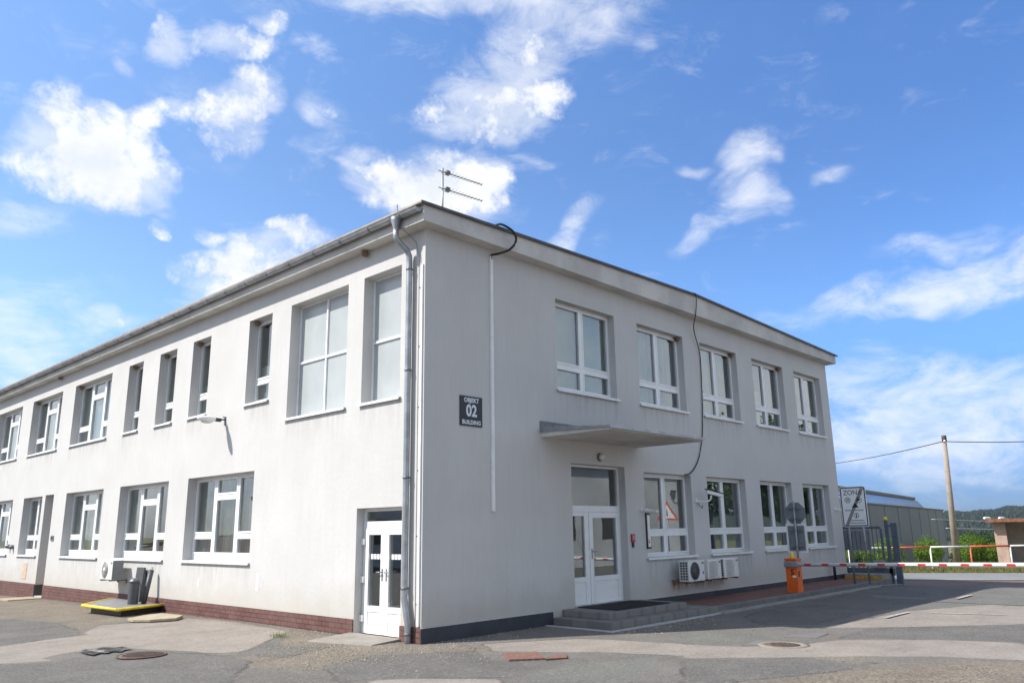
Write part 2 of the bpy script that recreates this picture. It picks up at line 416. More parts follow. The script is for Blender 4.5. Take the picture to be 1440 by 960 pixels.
DARK = [A([(-60, 325), (240, 345), (340, 380), (350, 392), (-60, 445)]),
        A([(-60, 520), (250, 505), (450, 450), (690, 462), (930, 480), (1060, 500), (960, 600), (-60, 640)]),
        A([(1200, 400), (1175, 400), (1080, 440), (960, 482), (1200, 487), (1390, 445), (1240, 440), (1175, 430)]),
        B([(130, 360), (560, 340), (660, 380), (960, 380), (760, 440), (690, 450), (120, 455), (0, 470), (-80, 400)]),
        D([(660, 352), (770, 308), (1480, 288), (1480, 372), (1420, 362), (1100, 350)]),
        D([(0, 440), (500, 432), (820, 452), (680, 480), (300, 520), (0, 560)])]
BROWN = [A([(-60, 225), (150, 230), (480, 290), (700, 310), (830, 322), (1440, 400), (1700, 430), (1440, 540), (1000, 515), (1220, 400), (780, 318), (540, 338), (400, 350), (330, 375), (240, 340), (-60, 320)]),
         B([(-20, 310), (300, 320), (520, 325), (600, 345), (140, 358), (-80, 395)]),
         D([(720, 470), (1480, 440), (1480, 600), (300, 600), (0, 560)]),
         D([(520, 428), (800, 425), (800, 445), (600, 445)])]
GREEN = [D([(-20, 318), (430, 328), (250, 376), (-20, 368)]), B([(780, 430), (1000, 395), (1340, 360), (1330, 420), (1150, 490), (800, 490)]),
         D([(900, 225), (1150, 190), (1480, 150), (1480, 215), (1300, 205)])]
RED = [G3(0, 0, 1, [(1262, 817.5), (1300, 816.4), (1445, 816.4), (1445, 821.5), (1400, 820.8), (1300, 821.5), (1262, 822)])]
DARK.append(D([(250, 262), (330, 235), (470, 215), (900, 122), (1290, 118), (1180, 160), (1010, 205), (800, 235), (560, 285), (350, 290)]))  # dark asphalt lumps, with the building's shadow deepened in the colour around them
def make_yard():
    xs = np.concatenate([np.arange(-16, -9, .35), np.arange(-9, 12, .085), np.arange(12, 34.1, .16)])
    ys = np.concatenate([np.arange(-22, -12, .35), np.arange(-12, 14, .085), np.arange(14, 46, .3)])
    X, Y = np.meshgrid(xs, ys); nx, ny = len(xs), len(ys)
    n_ax = .8815*X + .4722*Y
    P = np.stack([X.ravel(), Y.ravel()], 1)
    T = np.clip((X-16)/8, 0, 1); Z = np.where((Y > 0) & (X < .5), -0.00043*Y*Y, 0.0) - .31*T*T*(3-2*T)
    # shallow unevenness of old asphalt
    for kx, ky, a, ph in ((.9, .4, .006, .3), (.3, 1.3, .005, 1.2), (1.7, -1.1, .003, 2.0)): Z = Z + a*np.sin(kx*X+ky*Y+ph)*np.clip(-(np.minimum(X, 1)-1)*.0+1, 0, 1)
    Z = Z - .012
    keep = ~((X > .6) & (Y > .6) & (X < 17.9)) & (n_ax < 21.75)
    idx = np.arange(nx*ny).reshape(ny, nx)
    k4 = keep[:-1, :-1] & keep[1:, :-1] & keep[:-1, 1:] & keep[1:, 1:]
    q = np.stack([idx[:-1, :-1][k4], idx[:-1, 1:][k4], idx[1:, 1:][k4], idx[1:, :-1][k4]], 1)
    used = np.unique(q); rm = -np.ones(nx*ny, int); rm[used] = np.arange(len(used)); q = rm[q]
    co = np.stack([X.ravel(), Y.ravel(), Z.ravel()], 1)[used]; P = P[used]
    me = bpy.data.meshes.new('yard'); me.vertices.add(len(co)); me.vertices.foreach_set('co', co.ravel())
    me.loops.add(q.size); me.loops.foreach_set('vertex_index', q.ravel()); me.polygons.add(len(q))
    me.polygons.foreach_set('loop_start', np.arange(0, q.size, 4)); me.polygons.foreach_set('loop_total', np.full(len(q), 4))
    me.update(); me.validate()
    def field(polys): return np.max([np.clip(poly_sdf(P, p), -1.5, 1.5) for p in polys], 0)
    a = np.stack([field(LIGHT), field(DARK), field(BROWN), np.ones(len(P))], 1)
    b = np.stack([field(GREEN), field(RED), np.zeros(len(P)), np.ones(len(P))], 1)
    for nm, arr in (('patch', a), ('patch2', b)):
        at = me.attributes.new(nm, 'FLOAT_COLOR', 'POINT'); at.data.foreach_set('color', arr.astype(np.float32).ravel())
    me.materials.append(MATS['yard_asphalt'])
    o = bpy.data.objects.new('yard', me); COL.objects.link(o); tag(o, kind='structure')
    o['label'] = 'patched old asphalt yard around the white building'
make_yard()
AX = Vector((.4722, -.8815, 0)); NX = Vector((.8815, .4722, 0))      # along / across the public road
FAR_SHIFT = Vector((1.504, 1.781, -.306)); FAR_SCALE = 1.17                     # road and verge scaled about the camera: offset, level shift and factor
def NA(n, a, z=0.0): return FAR_SHIFT + (NX*n + AX*a + Vector((0, 0, z)))*FAR_SCALE
def strip(name, n0, n1, a0, a1, z, mat, kind='structure', seg=1):
    mb = MB()
    for i in range(seg):
        b0 = a0+(a1-a0)*i/seg; b1 = a0+(a1-a0)*(i+1)/seg
        mb.add([NA(n0, b0, z), NA(n1, b0, z), NA(n1, b1, z), NA(n0, b1, z)], [(0, 1, 2, 3)])
    o = mb.build(name, mat); tag(o, kind=kind); return o
strip('road', 16.45, 20.5, -150, 150, .0, 'road_asphalt')
strip('road_edge_line', 16.62, 16.74, 0.4, 60, .005, 'paint_line')
strip('road_edge_line', 20.25, 20.37, -60, 60, .005, 'paint_line')
# terrain: verge level with the road, then the valley and the hill foot
def terrain():
    ns = [20.4, 20.8, 22.4, 24, 26.4, 27.2, 28, 29, 30, 31.5, 33, 36, 39, 43, 48, 55, 70, 110, 200, 400, 700, 1000, 1500, 2500, 4000]
    def h(n):
        t = min(1, max(0, (n-26.4)/30)); t = t*t*(3-2*t)
        t2 = min(1, max(0, (n-100)/600))
        return .03 - 5.5*t - 10.5*t2
    as_ = list(range(-400, 401, 40)); as_ = [-4000, -2000, -1000] + as_ + [1000, 2000, 4000]
    vs = [NA(n, a, h(n)) for n in ns for a in as_]; w = len(as_)
    fs = [(i*w+j, (i+1)*w+j, (i+1)*w+j+1, i*w+j+1) for i in range(len(ns)-1) for j in range(w-1)]
    tag(MB().add(vs, fs).build('terrain', 'grassland'), kind='structure')
    mb = MB(); mb.add([(-4000, -4000, -.6), (4000, -4000, -.6), (4000, 4000, -.6), (-4000, 4000, -.6)], [(0, 1, 2, 3)])
    mb = MB(); mb.add([NA(-4000, -4000, -.30), NA(16.46, -4000, -.30), NA(16.46, 4000, -.30), NA(-4000, 4000, -.30)], [(0, 1, 2, 3)])
    tag(mb.build('ground', 'yard_asphalt'), kind='structure')
terrain()
# grass on the verge
def grass():
    N = 26000
    vs = []; fs = []; tint = []
    for i in range(N):
        n = 20.45 + abs(random.gauss(0, 1))*3.5 if i % 3 else 20.5+random.random()*12; a = random.uniform(-2, 30)
        if n > 36: continue
        b = NA(n, a, .02-5.5*max(0, (n-26.4)/30)**2*3*.9); hgt = random.uniform(.06, .20)*(1.5 if random.random() < .08 else 1); ang = random.random()*2*PI
        d = Vector((math.cos(ang), math.sin(ang), 0))*random.uniform(.012, .03); lean = Vector((random.uniform(-.08, .08), random.uniform(-.08, .08), 0))
        o = len(vs); vs += [b-d, b+d, b+lean+Vector((0, 0, hgt))]; fs.append((o, o+1, o+2))
        t = min(1, max(0, .5+.35*noise.noise(b*.8)+random.uniform(-.35, .35))); tint += [t]*3
    mb = MB().add(vs, fs)
    me = bpy.data.meshes.new('verge_grass'); me.from_pydata([tuple(p) for p in vs], [], fs)
    at = me.attributes.new('tint', 'FLOAT', 'POINT'); at.data.foreach_set('value', tint)
    me.materials.append(MATS['grass_blade']); o = bpy.data.objects.new('verge_grass', me); COL.objects.link(o)
    tag(o, 'dry grass on the verge beyond the road', 'grass', kind='stuff')
grass()
def flat_poly(name, pts, z, th, mat, kind=None, bevel=0):
    mb = MB(); mb.prism([(p[0], p[1]) for p in pts], z-th, z, lambda p, q, t: (p, q, t))
    o = mb.build(name, mat, bevel=bevel); return o
def px_poly(pts, z=0): return [(lambda p: (p.x, p.y))(on_yard(x, y, z)) for x, y in pts]
# yard markings
def mark(p0, p1, w):
    a, b = on_yard(*p0), on_yard(*p1); d = (b-a).normalized(); s = Vector((-d.y, d.x, 0))*w/2
    o = MB().add([p+Vector((0, 0, .006)) for p in (a-s, b-s, b+s, a+s)], [(0, 1, 2, 3)]).build('yard_marking', 'worn_line'); tag(o, kind='structure')
mark((1246, 868), (1278, 860), .08); mark((1346, 841), (1366, 836), .09); mark((1308, 861), (1414, 864), .06); mark((1228, 838), (1303, 842), .06)
# puddle
pp = px_poly([(112, 915), (120, 912), (133, 912), (145, 909), (158, 910), (172, 908), (180, 910), (186, 911), (176, 912.5), (170, 915), (158, 914.5), (152, 917), (140, 917), (132, 920), (122, 918.5)])
pc_ = on_z(150, 914); tag(flat_poly('puddle', pp, gz(-1.5, pc_.y)-.004, .004, 'puddle_water'), kind='structure')
# covers
def round_cover(name, label, px, py, r, ring, ringmat):
    c = on_yard(px, py); t = thing(name, label, 'manhole', (c.x, c.y, gz(c.x, c.y)-.008))
    MB().lathe([(r+ring, .0), (r+ring, .012), (r+.01, .014), (r+.01, -.02)], 28).build('frame_ring', ringmat, t)
    m = MB().lathe([(r, -.02), (r, .010), (.0, .010)], 28)
    for i in range(-3, 4):
        L = math.sqrt(max(0, (r*.85)**2-(i*r*.25)**2))
        m.box(-L, L, i*r*.25-.015, i*r*.25+.015, .010, .017)
    m.build('cover', 'rusty_iron', t)
round_cover('manhole_cover', 'rusty round manhole cover beside the puddle', 199, 920, .33, .035, 'rusty_iron')
round_cover('manhole_cover', 'round rusty manhole cover in the pale asphalt band in front of the barrier', 1102, 906, .25, .14, 'cover_surround')
def brick_cover(name, pts, label):
    p = px_poly(pts); o = flat_poly(name, p, .004, .03, 'brick_worn'); tag(o, label, 'brick patch')
brick_cover('brick_patch', [(706, 918), (756, 916), (767, 925), (716, 927)], 'larger square of red bricks set in the foreground asphalt')
brick_cover('brick_patch', [(769, 923), (796, 919), (798, 924), (768, 926)], 'small strip of red bricks touching the larger brick square')
tag(flat_poly('inspection_slab', px_poly([(1103, 895), (1124, 888), (1165, 890), (1147, 897)]), .001, .04, 'slab_concrete'), 'larger pale concrete inspection slab in the asphalt before the barrier', 'slab')
tag(flat_poly('inspection_slab', px_poly([(1043, 907), (1066, 899), (1087, 900), (1077, 907)]), .001, .04, 'slab_concrete'), 'smaller concrete inspection slab left of the rusty round cover', 'slab')
# walkway along the shaded wall
mb = MB(); mb.box(6.35, 17.9, -1.28, -.022, -.5, .11); tag(mb.build('walkway', 'red_pavers'), kind='structure')
mb = MB(); mb.box(6.35, 18.0, -1.44, -1.283, -.5, .118); tag(mb.build('kerb', 'kerb_concrete', bevel=.012), kind='structure')
mb = MB(); mb.box(6.9, 16.2, -1.72, -1.443, -.2, .012); mb.add([(16.2, -1.72, .012), (16.2, -1.443, .012), (18.6, -1.443, -.07), (18.6, -1.72, -.07)], [(0, 1, 2, 3)]); tag(mb.build('gutter_strip', 'gutter_concrete'), kind='structure')
mb = MB(); mb.box(3.25, 6.9, -1.62, -1.53, -.2, .010); mb.box(3.05, 3.14, -1.62, -.03, -.2, .010); mb.box(3.14, 3.25, -1.62, -1.53, -.2, .010)
tag(mb.build('edging', 'plinth_cap'), kind='structure')

# ------------------------------------------------------------------ the office building
bld = thing('office_building', 'long white rendered two-storey office building with flat eaves and grey plinth', 'building')
XR, YB, ZT = 18.19, 46.0, 7.24
RD, LD = .18, .23
# openings: (u0, u1, v0, v1)
R_up = [(3.66, 5.78), (6.71, 8.80), (9.66, 11.69), (12.64, 14.69), (15.51, 17.56)]
R_lo = [(6.67, 8.76), (9.53, 11.62), (12.50, 14.56), (15.36, 17.37)]
R_open = [(a, b, 4.66, 6.64) for a, b in R_up] + [(a, b, 1.13, 3.05) for a, b in R_lo] + [(4.02, 5.925, .25, 3.13)]
L_lo3 = [(5.76, 9.01), (10.13, 13.33), (14.59, 17.77), (23.5, 26.7), (28.0, 31.2)]
L_up3 = [(14.85, 18.04), (19.30, 22.51), (23.80, 27.0), (28.3, 31.5)]
L_nar = [(5.36, 6.40), (8.34, 9.33), (10.30, 11.37), (12.51, 13.54)]
L_open = [(a, b, 1.19, 3.15) for a, b in L_lo3] + [(20.15, 22.20, 1.19, 3.15)] + [(a, b, 4.70, 6.70) for a, b in L_up3+L_nar] + \
         [(2.39, 4.55, 4.18, 6.70), (.68, 1.86, 4.18, 6.70), (.55, 1.88, .0, 2.22), (18.98, 19.83, -.1, 3.17)]
def wall_face(mb, W, U0, U1, V0, V1, opens, depth):
    us = sorted({U0, U1, *[o[0] for o in opens], *[o[1] for o in opens]})
    vs = sorted({V0, V1, *[o[2] for o in opens], *[o[3] for o in opens]})
    for i in range(len(us)-1):
        for j in range(len(vs)-1):
            uc, vc = (us[i]+us[i+1])/2, (vs[j]+vs[j+1])/2
            if any(o[0] < uc < o[1] and o[2] < vc < o[3] for o in opens): continue
            mb.add([W(us[i], 0, vs[j]), W(us[i+1], 0, vs[j]), W(us[i+1], 0, vs[j+1]), W(us[i], 0, vs[j+1])], [(0, 1, 2, 3)])
    for o in opens:
        a, b, c, d = o; dp = depth(o) if callable(depth) else depth
        q = [(a, c), (b, c), (b, d), (a, d)]
        for k in range(4):
            (u, v), (u2, v2) = q[k], q[(k+1) % 4]
            mb.add([W(u, 0, v), W(u2, 0, v2), W(u2, -dp-.12, v2), W(u, -dp-.12, v)], [(0, 1, 2, 3)])
wm = MB()
wall_face(wm, WR, 0, XR, -.4, ZT, R_open, RD)
wall_face(wm, WL, 0, YB, -.9, ZT, L_open, lambda o: 1.2 if o[0] == 18.98 else LD)
wm.add([(XR, 0, -.4), (XR, YB, -.4), (XR, YB, ZT), (XR, 0, ZT)], [(0, 1, 2, 3)])
wm.add([(0, YB, -.9), (XR, YB, -.9), (XR, YB, ZT), (0, YB, ZT)], [(0, 1, 2, 3)])
wm.build('wall', 'wall_render', bld)
# inside: floors, partitions and ceiling that the panes look into
im = MB()
im.box(.45, XR-.1, .45, YB-.1, -.05, 0.02, 1); im.box(.45, XR-.1, .45, YB-.1, 3.3, 3.6, 0)
im.box(4.6, 4.7, 6, YB-.2, .02, 3.3, 0); im.box(4.6, 4.7, 6, YB-.2, 3.6, 7.1, 0)
im.box(6.2, XR-.2, 4.6, 4.7, .02, 3.3, 0); im.box(.5, XR-.2, 5.2, 5.3, 3.6, 7.1, 0); im.box(.5, 6.2, 5.9, 6.0, .02, 3.3, 0)
for y in (9.6, 14.0, 18.4, 23.0): im.box(.45, 4.6, y-.05, y+.05, .02, 3.3, 0); im.box(.45, 4.6, y-.05, y+.05, 3.6, 7.1, 0)
for x in (6.3, 9.2, 12.1, 15): im.box(x-.05, x+.05, .45, 4.6, .02, 3.3, 0); im.box(x-.05, x+.05, .45, 5.2, 3.6, 7.1, 0)
im.box(2.9, 3.0, .45, 6.0, .02, 3.3, 0)
im.box(18.98-.1, 19.93, 1.3, 1.35, -.2, 3.2, 0)
im.build('interior', ['interior_paint', 'interior_floor'], bld)
# plinths
pm = MB()
for a, b in ((1.885, 18.975), (19.835, 46)): wbox(pm, WL, a, b, 0, .025, -.9, .265)
wbox(pm, WL, .0, .545, 0, .025, -.3, .25)
pm.build('brick_plinth', 'brick_tile', bld)
pg = MB()
wbox(pg, WR, -.028, 3.30, 0, .03, -.3, .235); wbox(pg, WR, 6.36, XR+.03, 0, .03, -.3, .235)
pg.build('grey_plinth', 'plinth_grey', bld)
pc = MB(); wbox(pc, WR, -.028, 3.30, 0, .036, .236, .243); wbox(pc, WR, 6.36, XR+.03, 0, .036, .236, .243); pc.build('plinth_trim', 'plinth_cap', bld)
# eaves and roof
OV = .28
rf = MB(); prof = [(-OV, ZT), (XR+OV, ZT), (XR+OV, 7.52), (9.12, 7.77), (-OV, 7.54)]
rf.prism(prof, -OV, YB+OV, lambda p, q, t: (p, t, q)); roof = rf.build('roof', 'eave_paint', bld)
rs = MB()
rs.prism([(-OV-.10, 7.545), (9.12, 7.78), (XR+OV+.10, 7.525), (XR+OV+.10, 7.555), (9.12, 7.815), (-OV-.10, 7.58)], -OV-.03, YB+OV+.03, lambda p, q, t: (p, t, q), 0)
rs.build('roof_covering', 'roof_sheet', roof)
fl = MB()
fl.prism([(-OV-.10, 7.583), (9.12, 7.818), (XR+OV+.10, 7.558), (XR+OV+.10, 7.50), (9.12, 7.762), (-OV-.10, 7.53)], -OV-.055, -OV-.031, lambda p, q, t: (p, t, q))
fl.build('edge_flashing', 'flashing', roof)
# gutters with brackets and downpipe
def gutter(x, sgn):
    g = MB(); n = 10; r = .075; zc = 7.475; ring = []
    for k in range(n+1):
        a = PI + k*PI/n; ring.append((math.cos(a), math.sin(a)))
    out = [(x+c*r, zc+s*r) for c, s in ring]; inn = [(x+c*(r-.008), zc+s*(r-.008)) for c, s in reversed(ring)]
    g.prism(out+inn, -OV+.06, YB+OV, lambda p, q, t: (p, t, q))
    g.prism(out, -OV+.05, -OV+.06, lambda p, q, t: (p, t, q))
    g.tube([(x-sgn*-1*r*1.0, -OV+.05, zc+.004), (x-sgn*-1*r, YB, zc+.004)], .010, 6)
    gg = g.build('gutter', 'zinc', bld)
    y = .25
    while y < YB-1 and sgn < 0:
        pts = [(x+c*(r+.006), y, zc+s*(r+.006)) for c, s in ring]; MB().tube(pts, .007, 5).build('gutter_bracket', 'zinc_dark', gg); y += .95
gutter(-OV-.085, -1); gutter(XR+OV+.085, 1)
dp = MB(); gx = -OV-.085
dp.lathe([(.10, .16), (.10, .10), (.055, -.04), (.055, -.1)], 14, 0, Matrix.Translation((gx, .42, 7.30)))
dp.tube([(gx, .42, 7.24), (gx, .42, 7.10), (gx+.03, .41, 7.02), (-.14, .36, 6.86), (-.095, .35, 6.76), (-.09, .345, 6.6), (-.09, .34, .80), (-.095, .335, .70), (-.09, .24, .30), (-.09, .23, .16), (-.09, .23, -.08)], .055, 14)
dpo = dp.build('downpipe', 'zinc', bld)
for z, y in ((6.5, .345), (4.6, .343), (2.7, .342), (.86, .34), (.14, .23)):
    ds = MB(); ds.lathe([(.060, z-.02), (.064, z-.018), (.064, z+.018), (.060, z+.02)], 14, 0, Matrix.Translation((-.09, y, 0)))
    ds.box(-.09, .02, y-.008, y+.008, z-.01, z+.01); ds.build('pipe_clamp', 'zinc_dark', dpo)
lc = MB(); lc.tube([(-.30, .45, 7.62), (-.36, .40, 7.72), (-.40, .36, 7.66), (-.34, .30, 7.25), (-.06, .20, 7.0), (-.035, .13, 6.7), (-.03, .125, 3), (-.03, .12, .1)], .006, 6)
for z in np.arange(.6, 6.6, 1.1): lc.box(-.03, .01, .117, .127, z, z+.02)
lc.build('lightning_wire', 'zinc_dark', bld)
lp = MB(); wbox(lp, WL, .04, .085, 0, .03, .27, 6.55); lp.build('cable_trunking', 'white_plastic', bld)

# windows ------------------------------------------------------------
def sheet_folds(W, u0, u1, w, v0, v1, folds, amp):
    mb = MB(); n = max(2, int(folds*8)); ph = random.random()*6
    front = []; back = []
    for i in range(n+1):
        u = u0+(u1-u0)*i/n; d = amp*math.sin(i/8*2*PI+ph)+amp*.4*math.sin(i*.37+ph)
        front.append((u, w+d)); back.append((u, w+d-.004))
    for i in range(n):
        for L in (front, back):
            a, b = L[i], L[i+1]
            mb.add([W(a[0], a[1], v0), W(b[0], b[1], v0), W(b[0], b[1], v1), W(a[0], a[1], v1)], [(0, 1, 2, 3)], 0, True)
    return mb
def window(W, u0, u1, v0, v1, depth, cols, hang=(), glass='glass', name='window', label=None, sash=True, sillw=.055, bottom_rail=.0):
    """cols: list of (relative width, [heights of the transoms as fractions])"""
    f = MB(); pn = MB(); w0, w1 = -depth-.075, -depth
    bd = .055 if sash else .035; ml = .085 if sash else .05
    z0 = v0+bottom_rail
    wbox(f, W, u0, u0+bd, w0, w1, v0, v1); wbox(f, W, u1-bd, u1, w0, w1, v0, v1)
    wbox(f, W, u0+bd, u1-bd, w0, w1, v1-bd, v1); wbox(f, W, u0+bd, u1-bd, w0, w1, v0, z0+bd)
    tot = sum(c[0] for c in cols); ua = u0+bd; span = (u1-bd)-(u0+bd)-ml*(len(cols)-1)
    for ci, (cw, trs) in enumerate(cols):
        ub = ua+span*cw/tot
        if ci < len(cols)-1: wbox(f, W, ub, ub+ml, w0, w1+.006, z0+bd, v1-bd)
        ys = [z0+bd] + [x for tr in trs for x in (z0+(v1-z0)*tr-ml/2, z0+(v1-z0)*tr+ml/2)] + [v1-bd]
        for k in range(1, len(ys)-1, 2): wbox(f, W, ua, ub, w0, w1+.003, ys[k], ys[k+1])
        for k in range(0, len(ys), 2):
            a, b, c, d = ua, ub, ys[k], ys[k+1]
            if sash:
                r = .042
                wbox(f, W, a, a+r, w0+.01, w1+.014, c, d); wbox(f, W, b-r, b, w0+.01, w1+.014, c, d)
                wbox(f, W, a+r, b-r, w0+.01, w1+.014, c, c+r); wbox(f, W, a+r, b-r, w0+.01, w1+.014, d-r, d)
                a += r; b -= r; c += r; d -= r
            wbox(pn, W, a, b, -depth-.036, -depth-.030, c, d)
        ua = ub+ml
    fr = f.build(name, 'pvc_white', bld, bevel=.004)
    if label: fr['label'] = label
    pn.build('pane', glass, fr)
    if sillw:
        s = MB(); wbox(s, W, u0-.035, u1+.05, -depth+.0, sillw, v0-.028, v0-.003); wbox(s, W, u0-.035, u1+.05, sillw-.012, sillw+.002, v0-.055, v0-.028)
        s.build('sill', 'sill_white', fr)
        q = MB(); q.add([W(u0-.02, .0015, v0-.75), W(u1+.03, .0015, v0-.75), W(u1+.03, .0015, v0-.03), W(u0-.02, .0015, v0-.03)], [(0, 1, 2, 3)]); q.build('rain_stain', 'rain_stain', fr)
    for (a, b, c, d, mat, folds, amp) in hang:
        U0, U1 = u0+(u1-u0)*a, u0+(u1-u0)*b; V0, V1 = v0+(v1-v0)*c, v0+(v1-v0)*d
        if folds: sheet_folds(W, U0, U1, -depth-.16, V0, V1, folds, amp).build('curtain', mat, fr)
        else:
            m = MB(); wbox(m, W, U0, U1, -depth-.13, -depth-.125, V0, V1); m.build('blind', mat, fr)
    return fr
two = [(1, [.285]), (1, [.285])]
hu = [[(0, 1, 0, 1, 'blind_pale', 0, 0)],
      [(0, .42, 0, 1, 'net_curtain', 9, .03), (.42, 1, 0, 1, 'net_curtain', 11, .03)],
      [(0, .45, 0, 1, 'net_curtain', 0, 0), (.47, .86, .25, 1, 'blind_green', 0, 0)],
      [(0, .5, 0, .55, 'blind_pale', 0, 0), (.55, .95, 0, 1, 'blind_grey', 7, .03)],
      [(0, .22, 0, .8, 'blind_pale', 0, 0), (.5, .95, 0, 1, 'blind_grey', 6, .03)]]
for (a, b), h in zip(R_up, hu): window(WR, a, b, 4.66, 6.64, RD, two, h)
hl = [[(.0, .5, 0, .32, 'blind_grey', 0, 0), (.55, 1, 0, 1, 'slat_grey', 0, 0)],
      [(.35, .98, 0, 1, 'slat_grey', 0, 0)], [(.4, .98, 0, 1, 'slat_grey', 9, .02)], [(.45, .98, 0, 1, 'blind_grey', 0, 0)]]
for (a, b), h in zip(R_lo, hl): window(WR, a, b, 1.13, 3.05, RD, two, h)
# three-light windows of the sunlit wall, u grows away from the camera
three = [(1, [.26]), (1.02, [.74]), (1, [.26])]
hL = [[(0, 1, 0, 1, 'slat_grey', 22, .015)], [(.66, 1, 0, 1, 'blind_grey', 12, .01), (.02, .3, 0, 1, 'blind_grey', 7, .01)],
      [(.02, 1, 0, 1, 'blind_green', 20, .01)], [(.3, 1, 0, 1, 'slat_grey', 12, .01)], []]
for (a, b), h in zip(L_lo3, hL): window(WL, a, b, 1.19, 3.15, LD, three, h, bottom_rail=.09)
window(WL, 20.15, 22.20, 1.19, 3.15, LD, [(1.1, [.26]), (1, [.26])], [(.1, 1, 0, 1, 'blind_grey', 8, .01)], bottom_rail=.09)
hU = [[(.70, 1, 0, 1, 'blind_green', 6, .01), (0, .68, 0, .76, 'blind_blue', 0, 0)], [(.66, 1, 0, 1, 'blind_green', 6, .01), (0, .62, 0, .76, 'blind_blue', 0, 0)],
      [(.66, 1, 0, 1, 'blind_green', 6, .01), (0, .62, 0, .76, 'blind_blue', 0, 0)], []]
for (a, b), h in zip(L_up3, hU): window(WL, a, b, 4.70, 6.70, LD, three, h)
hN = [[(0, 1, 0, .46, 'blind_green', 0, 0)], [(0, 1, 0, .42, 'blind_green', 0, 0)], [(.1, 1, 0, 1, 'blind_green', 5, .015)], [(.2, 1, 0, 1, 'slat_grey', 0, 0)]]
for (a, b), h in zip(L_nar, hN): window(WL, a, b, 4.70, 6.70, LD, [(1, [.27])], h)
window(WL, 2.39, 4.55, 4.18, 6.70, LD, [(1, [.485]), (1, [.485])], glass='milky_pane', sash=False, label='tall white framed window with milky panes, two lights wide')
window(WL, .68, 1.86, 4.18, 6.70, LD, [(1, [.485])], glass='milky_pane', sash=False, label='tall single milky window beside the downpipe')

# doors ------------------------------------------------------------
def door_leaf(W, u0, u1, v0, v1, w0, w1, st, kick, lock, par, name='door', stickers=()):
    f = MB()
    wbox(f, W, u0, u0+st, w0, w1, v0, v1); wbox(f, W, u1-st, u1, w0, w1, v0, v1)
    wbox(f, W, u0+st, u1-st, w0, w1, v1-st, v1); wbox(f, W, u0+st, u1-st, w0, w1, v0, v0+.06)
    wbox(f, W, u0+st, u1-st, w0, w1, v0+kick-.05, v0+kick+.05); wbox(f, W, u0+st, u1-st, w0+.012, w1-.014, v0+.06, v0+kick-.05)
    d = f.build(name, 'pvc_white', par, bevel=.004)
    p = MB(); wbox(p, W, u0+st, u1-st, (w0+w1)/2-.004, (w0+w1)/2+.004, v0+kick+.05, v1-st); p.build('pane', 'glass', d)
    if not lock: return d
    h = MB(); um = u0+st*.5 if lock == 'lo' else u1-st*.5; sg = 1 if lock == 'lo' else -1; vz = v0+1.03
    wbox(h, W, um-.018, um+.018, w1, w1+.008, vz-.12, vz+.09)
    a = W(um, w1+.008, vz+.03); b = W(um, w1+.055, vz+.03); c = W(um+sg*.11, w1+.055, vz+.03)
    h.tube([a, b, c], .010, 8); h.build('handle', 'galvanised', d)
    if stickers:
        s = MB()
        for u in stickers: wbox(s, W, u-.038, u+.038, (w0+w1)/2+.0045, (w0+w1)/2+.006, v0+1.28, v0+1.37)
        s.build('glass_marking', 'white_paint', d)
    return d
# side door in the sunlit wall
fr = MB(); w0, w1 = -.26, -.17
wbox(fr, WL, 1.815, 1.88, w0, w1, .02, 2.22); wbox(fr, WL, .55, .615, w0, w1, .02, 2.22); wbox(fr, WL, .615, 1.815, w0, w1, 2.16, 2.22)
wbox(fr, WL, .615, 1.815, w0, w1, 1.86, 1.98)
sf = fr.build('side_door', 'pvc_white', bld, bevel=.004); sf['label'] = 'white double glazed side door beside the downpipe'
tp = MB(); wbox(tp, WL, .615, 1.815, -.22, -.214, 1.98, 2.16); tp.build('pane', 'glass', sf)
door_leaf(WL, 1.218, 1.812, .03, 1.855, -.25, -.155, .115, .42, 'lo', sf, 'leaf', (1.64, 1.55, 1.46, 1.37))
door_leaf(WL, .618, 1.212, .03, 1.855, -.25, -.155, .115, .42, 'hi', sf, 'leaf', (1.03, .94, .85, .76))
for z in (.28, .95, 1.62): hg = MB(); wbox(hg, WL, 1.80, 1.90, -.155, -.115, z-.055, z+.055); hg.build('hinge', 'white_plastic', sf)
wd = MB(); wd.box(.55, .95, .7, 1.25, .02, .78); tag(wd.build('wooden_cabinet', 'wood'), 'brown wooden cabinet seen through the side door glass', 'cabinet')
# far recessed door
kk = MB(); wbox(kk, WL, 19.80, 19.829, -1.2, -.0, -.3, .24); kk.build('kick_plate', 'black_plastic', bld)
fd = MB(); wbox(fd, WL, 18.98, 19.83, -1.24, -1.2, -.1, 3.17); fd.build('recessed_door', 'steel_grey', bld)
# main door: fixed side light, leaf and tall top light
m0, m1 = 4.02, 5.925; v0, v1 = .25, 3.13; w0, w1 = -RD-.08, -RD
fm = MB()
wbox(fm, WR, m0, m0+.06, w0, w1, v0, v1); wbox(fm, WR, m1-.06, m1, w0, w1, v0, v1); wbox(fm, WR, m0+.06, m1-.06, w0, w1, v1-.05, v1)
wbox(fm, WR, m0+.06, m1-.06, w0, w1+.004, 2.14, 2.27); wbox(fm, WR, 4.70, 4.77, w0, w1, v0, 2.14)
ent = fm.build('entrance_door', 'pvc_white', bld, bevel=.004); ent['label'] = 'white glazed entrance door with a tall top light under the canopy'
te = MB(); wbox(te, WR, m0+.06, m1-.06, w0+.03, w0+.036, 2.27, v1-.05); te.build('pane', 'glass', ent)
door_leaf(WR, m0+.063, 4.697, v0+.01, 2.135, w0+.01, w1+.012, .085, .50, '', ent, 'side_light')
door_leaf(WR, 4.775, m1-.064, v0+.01, 2.135, w0+.01, w1+.016, .12, .50, 'lo', ent, 'leaf')
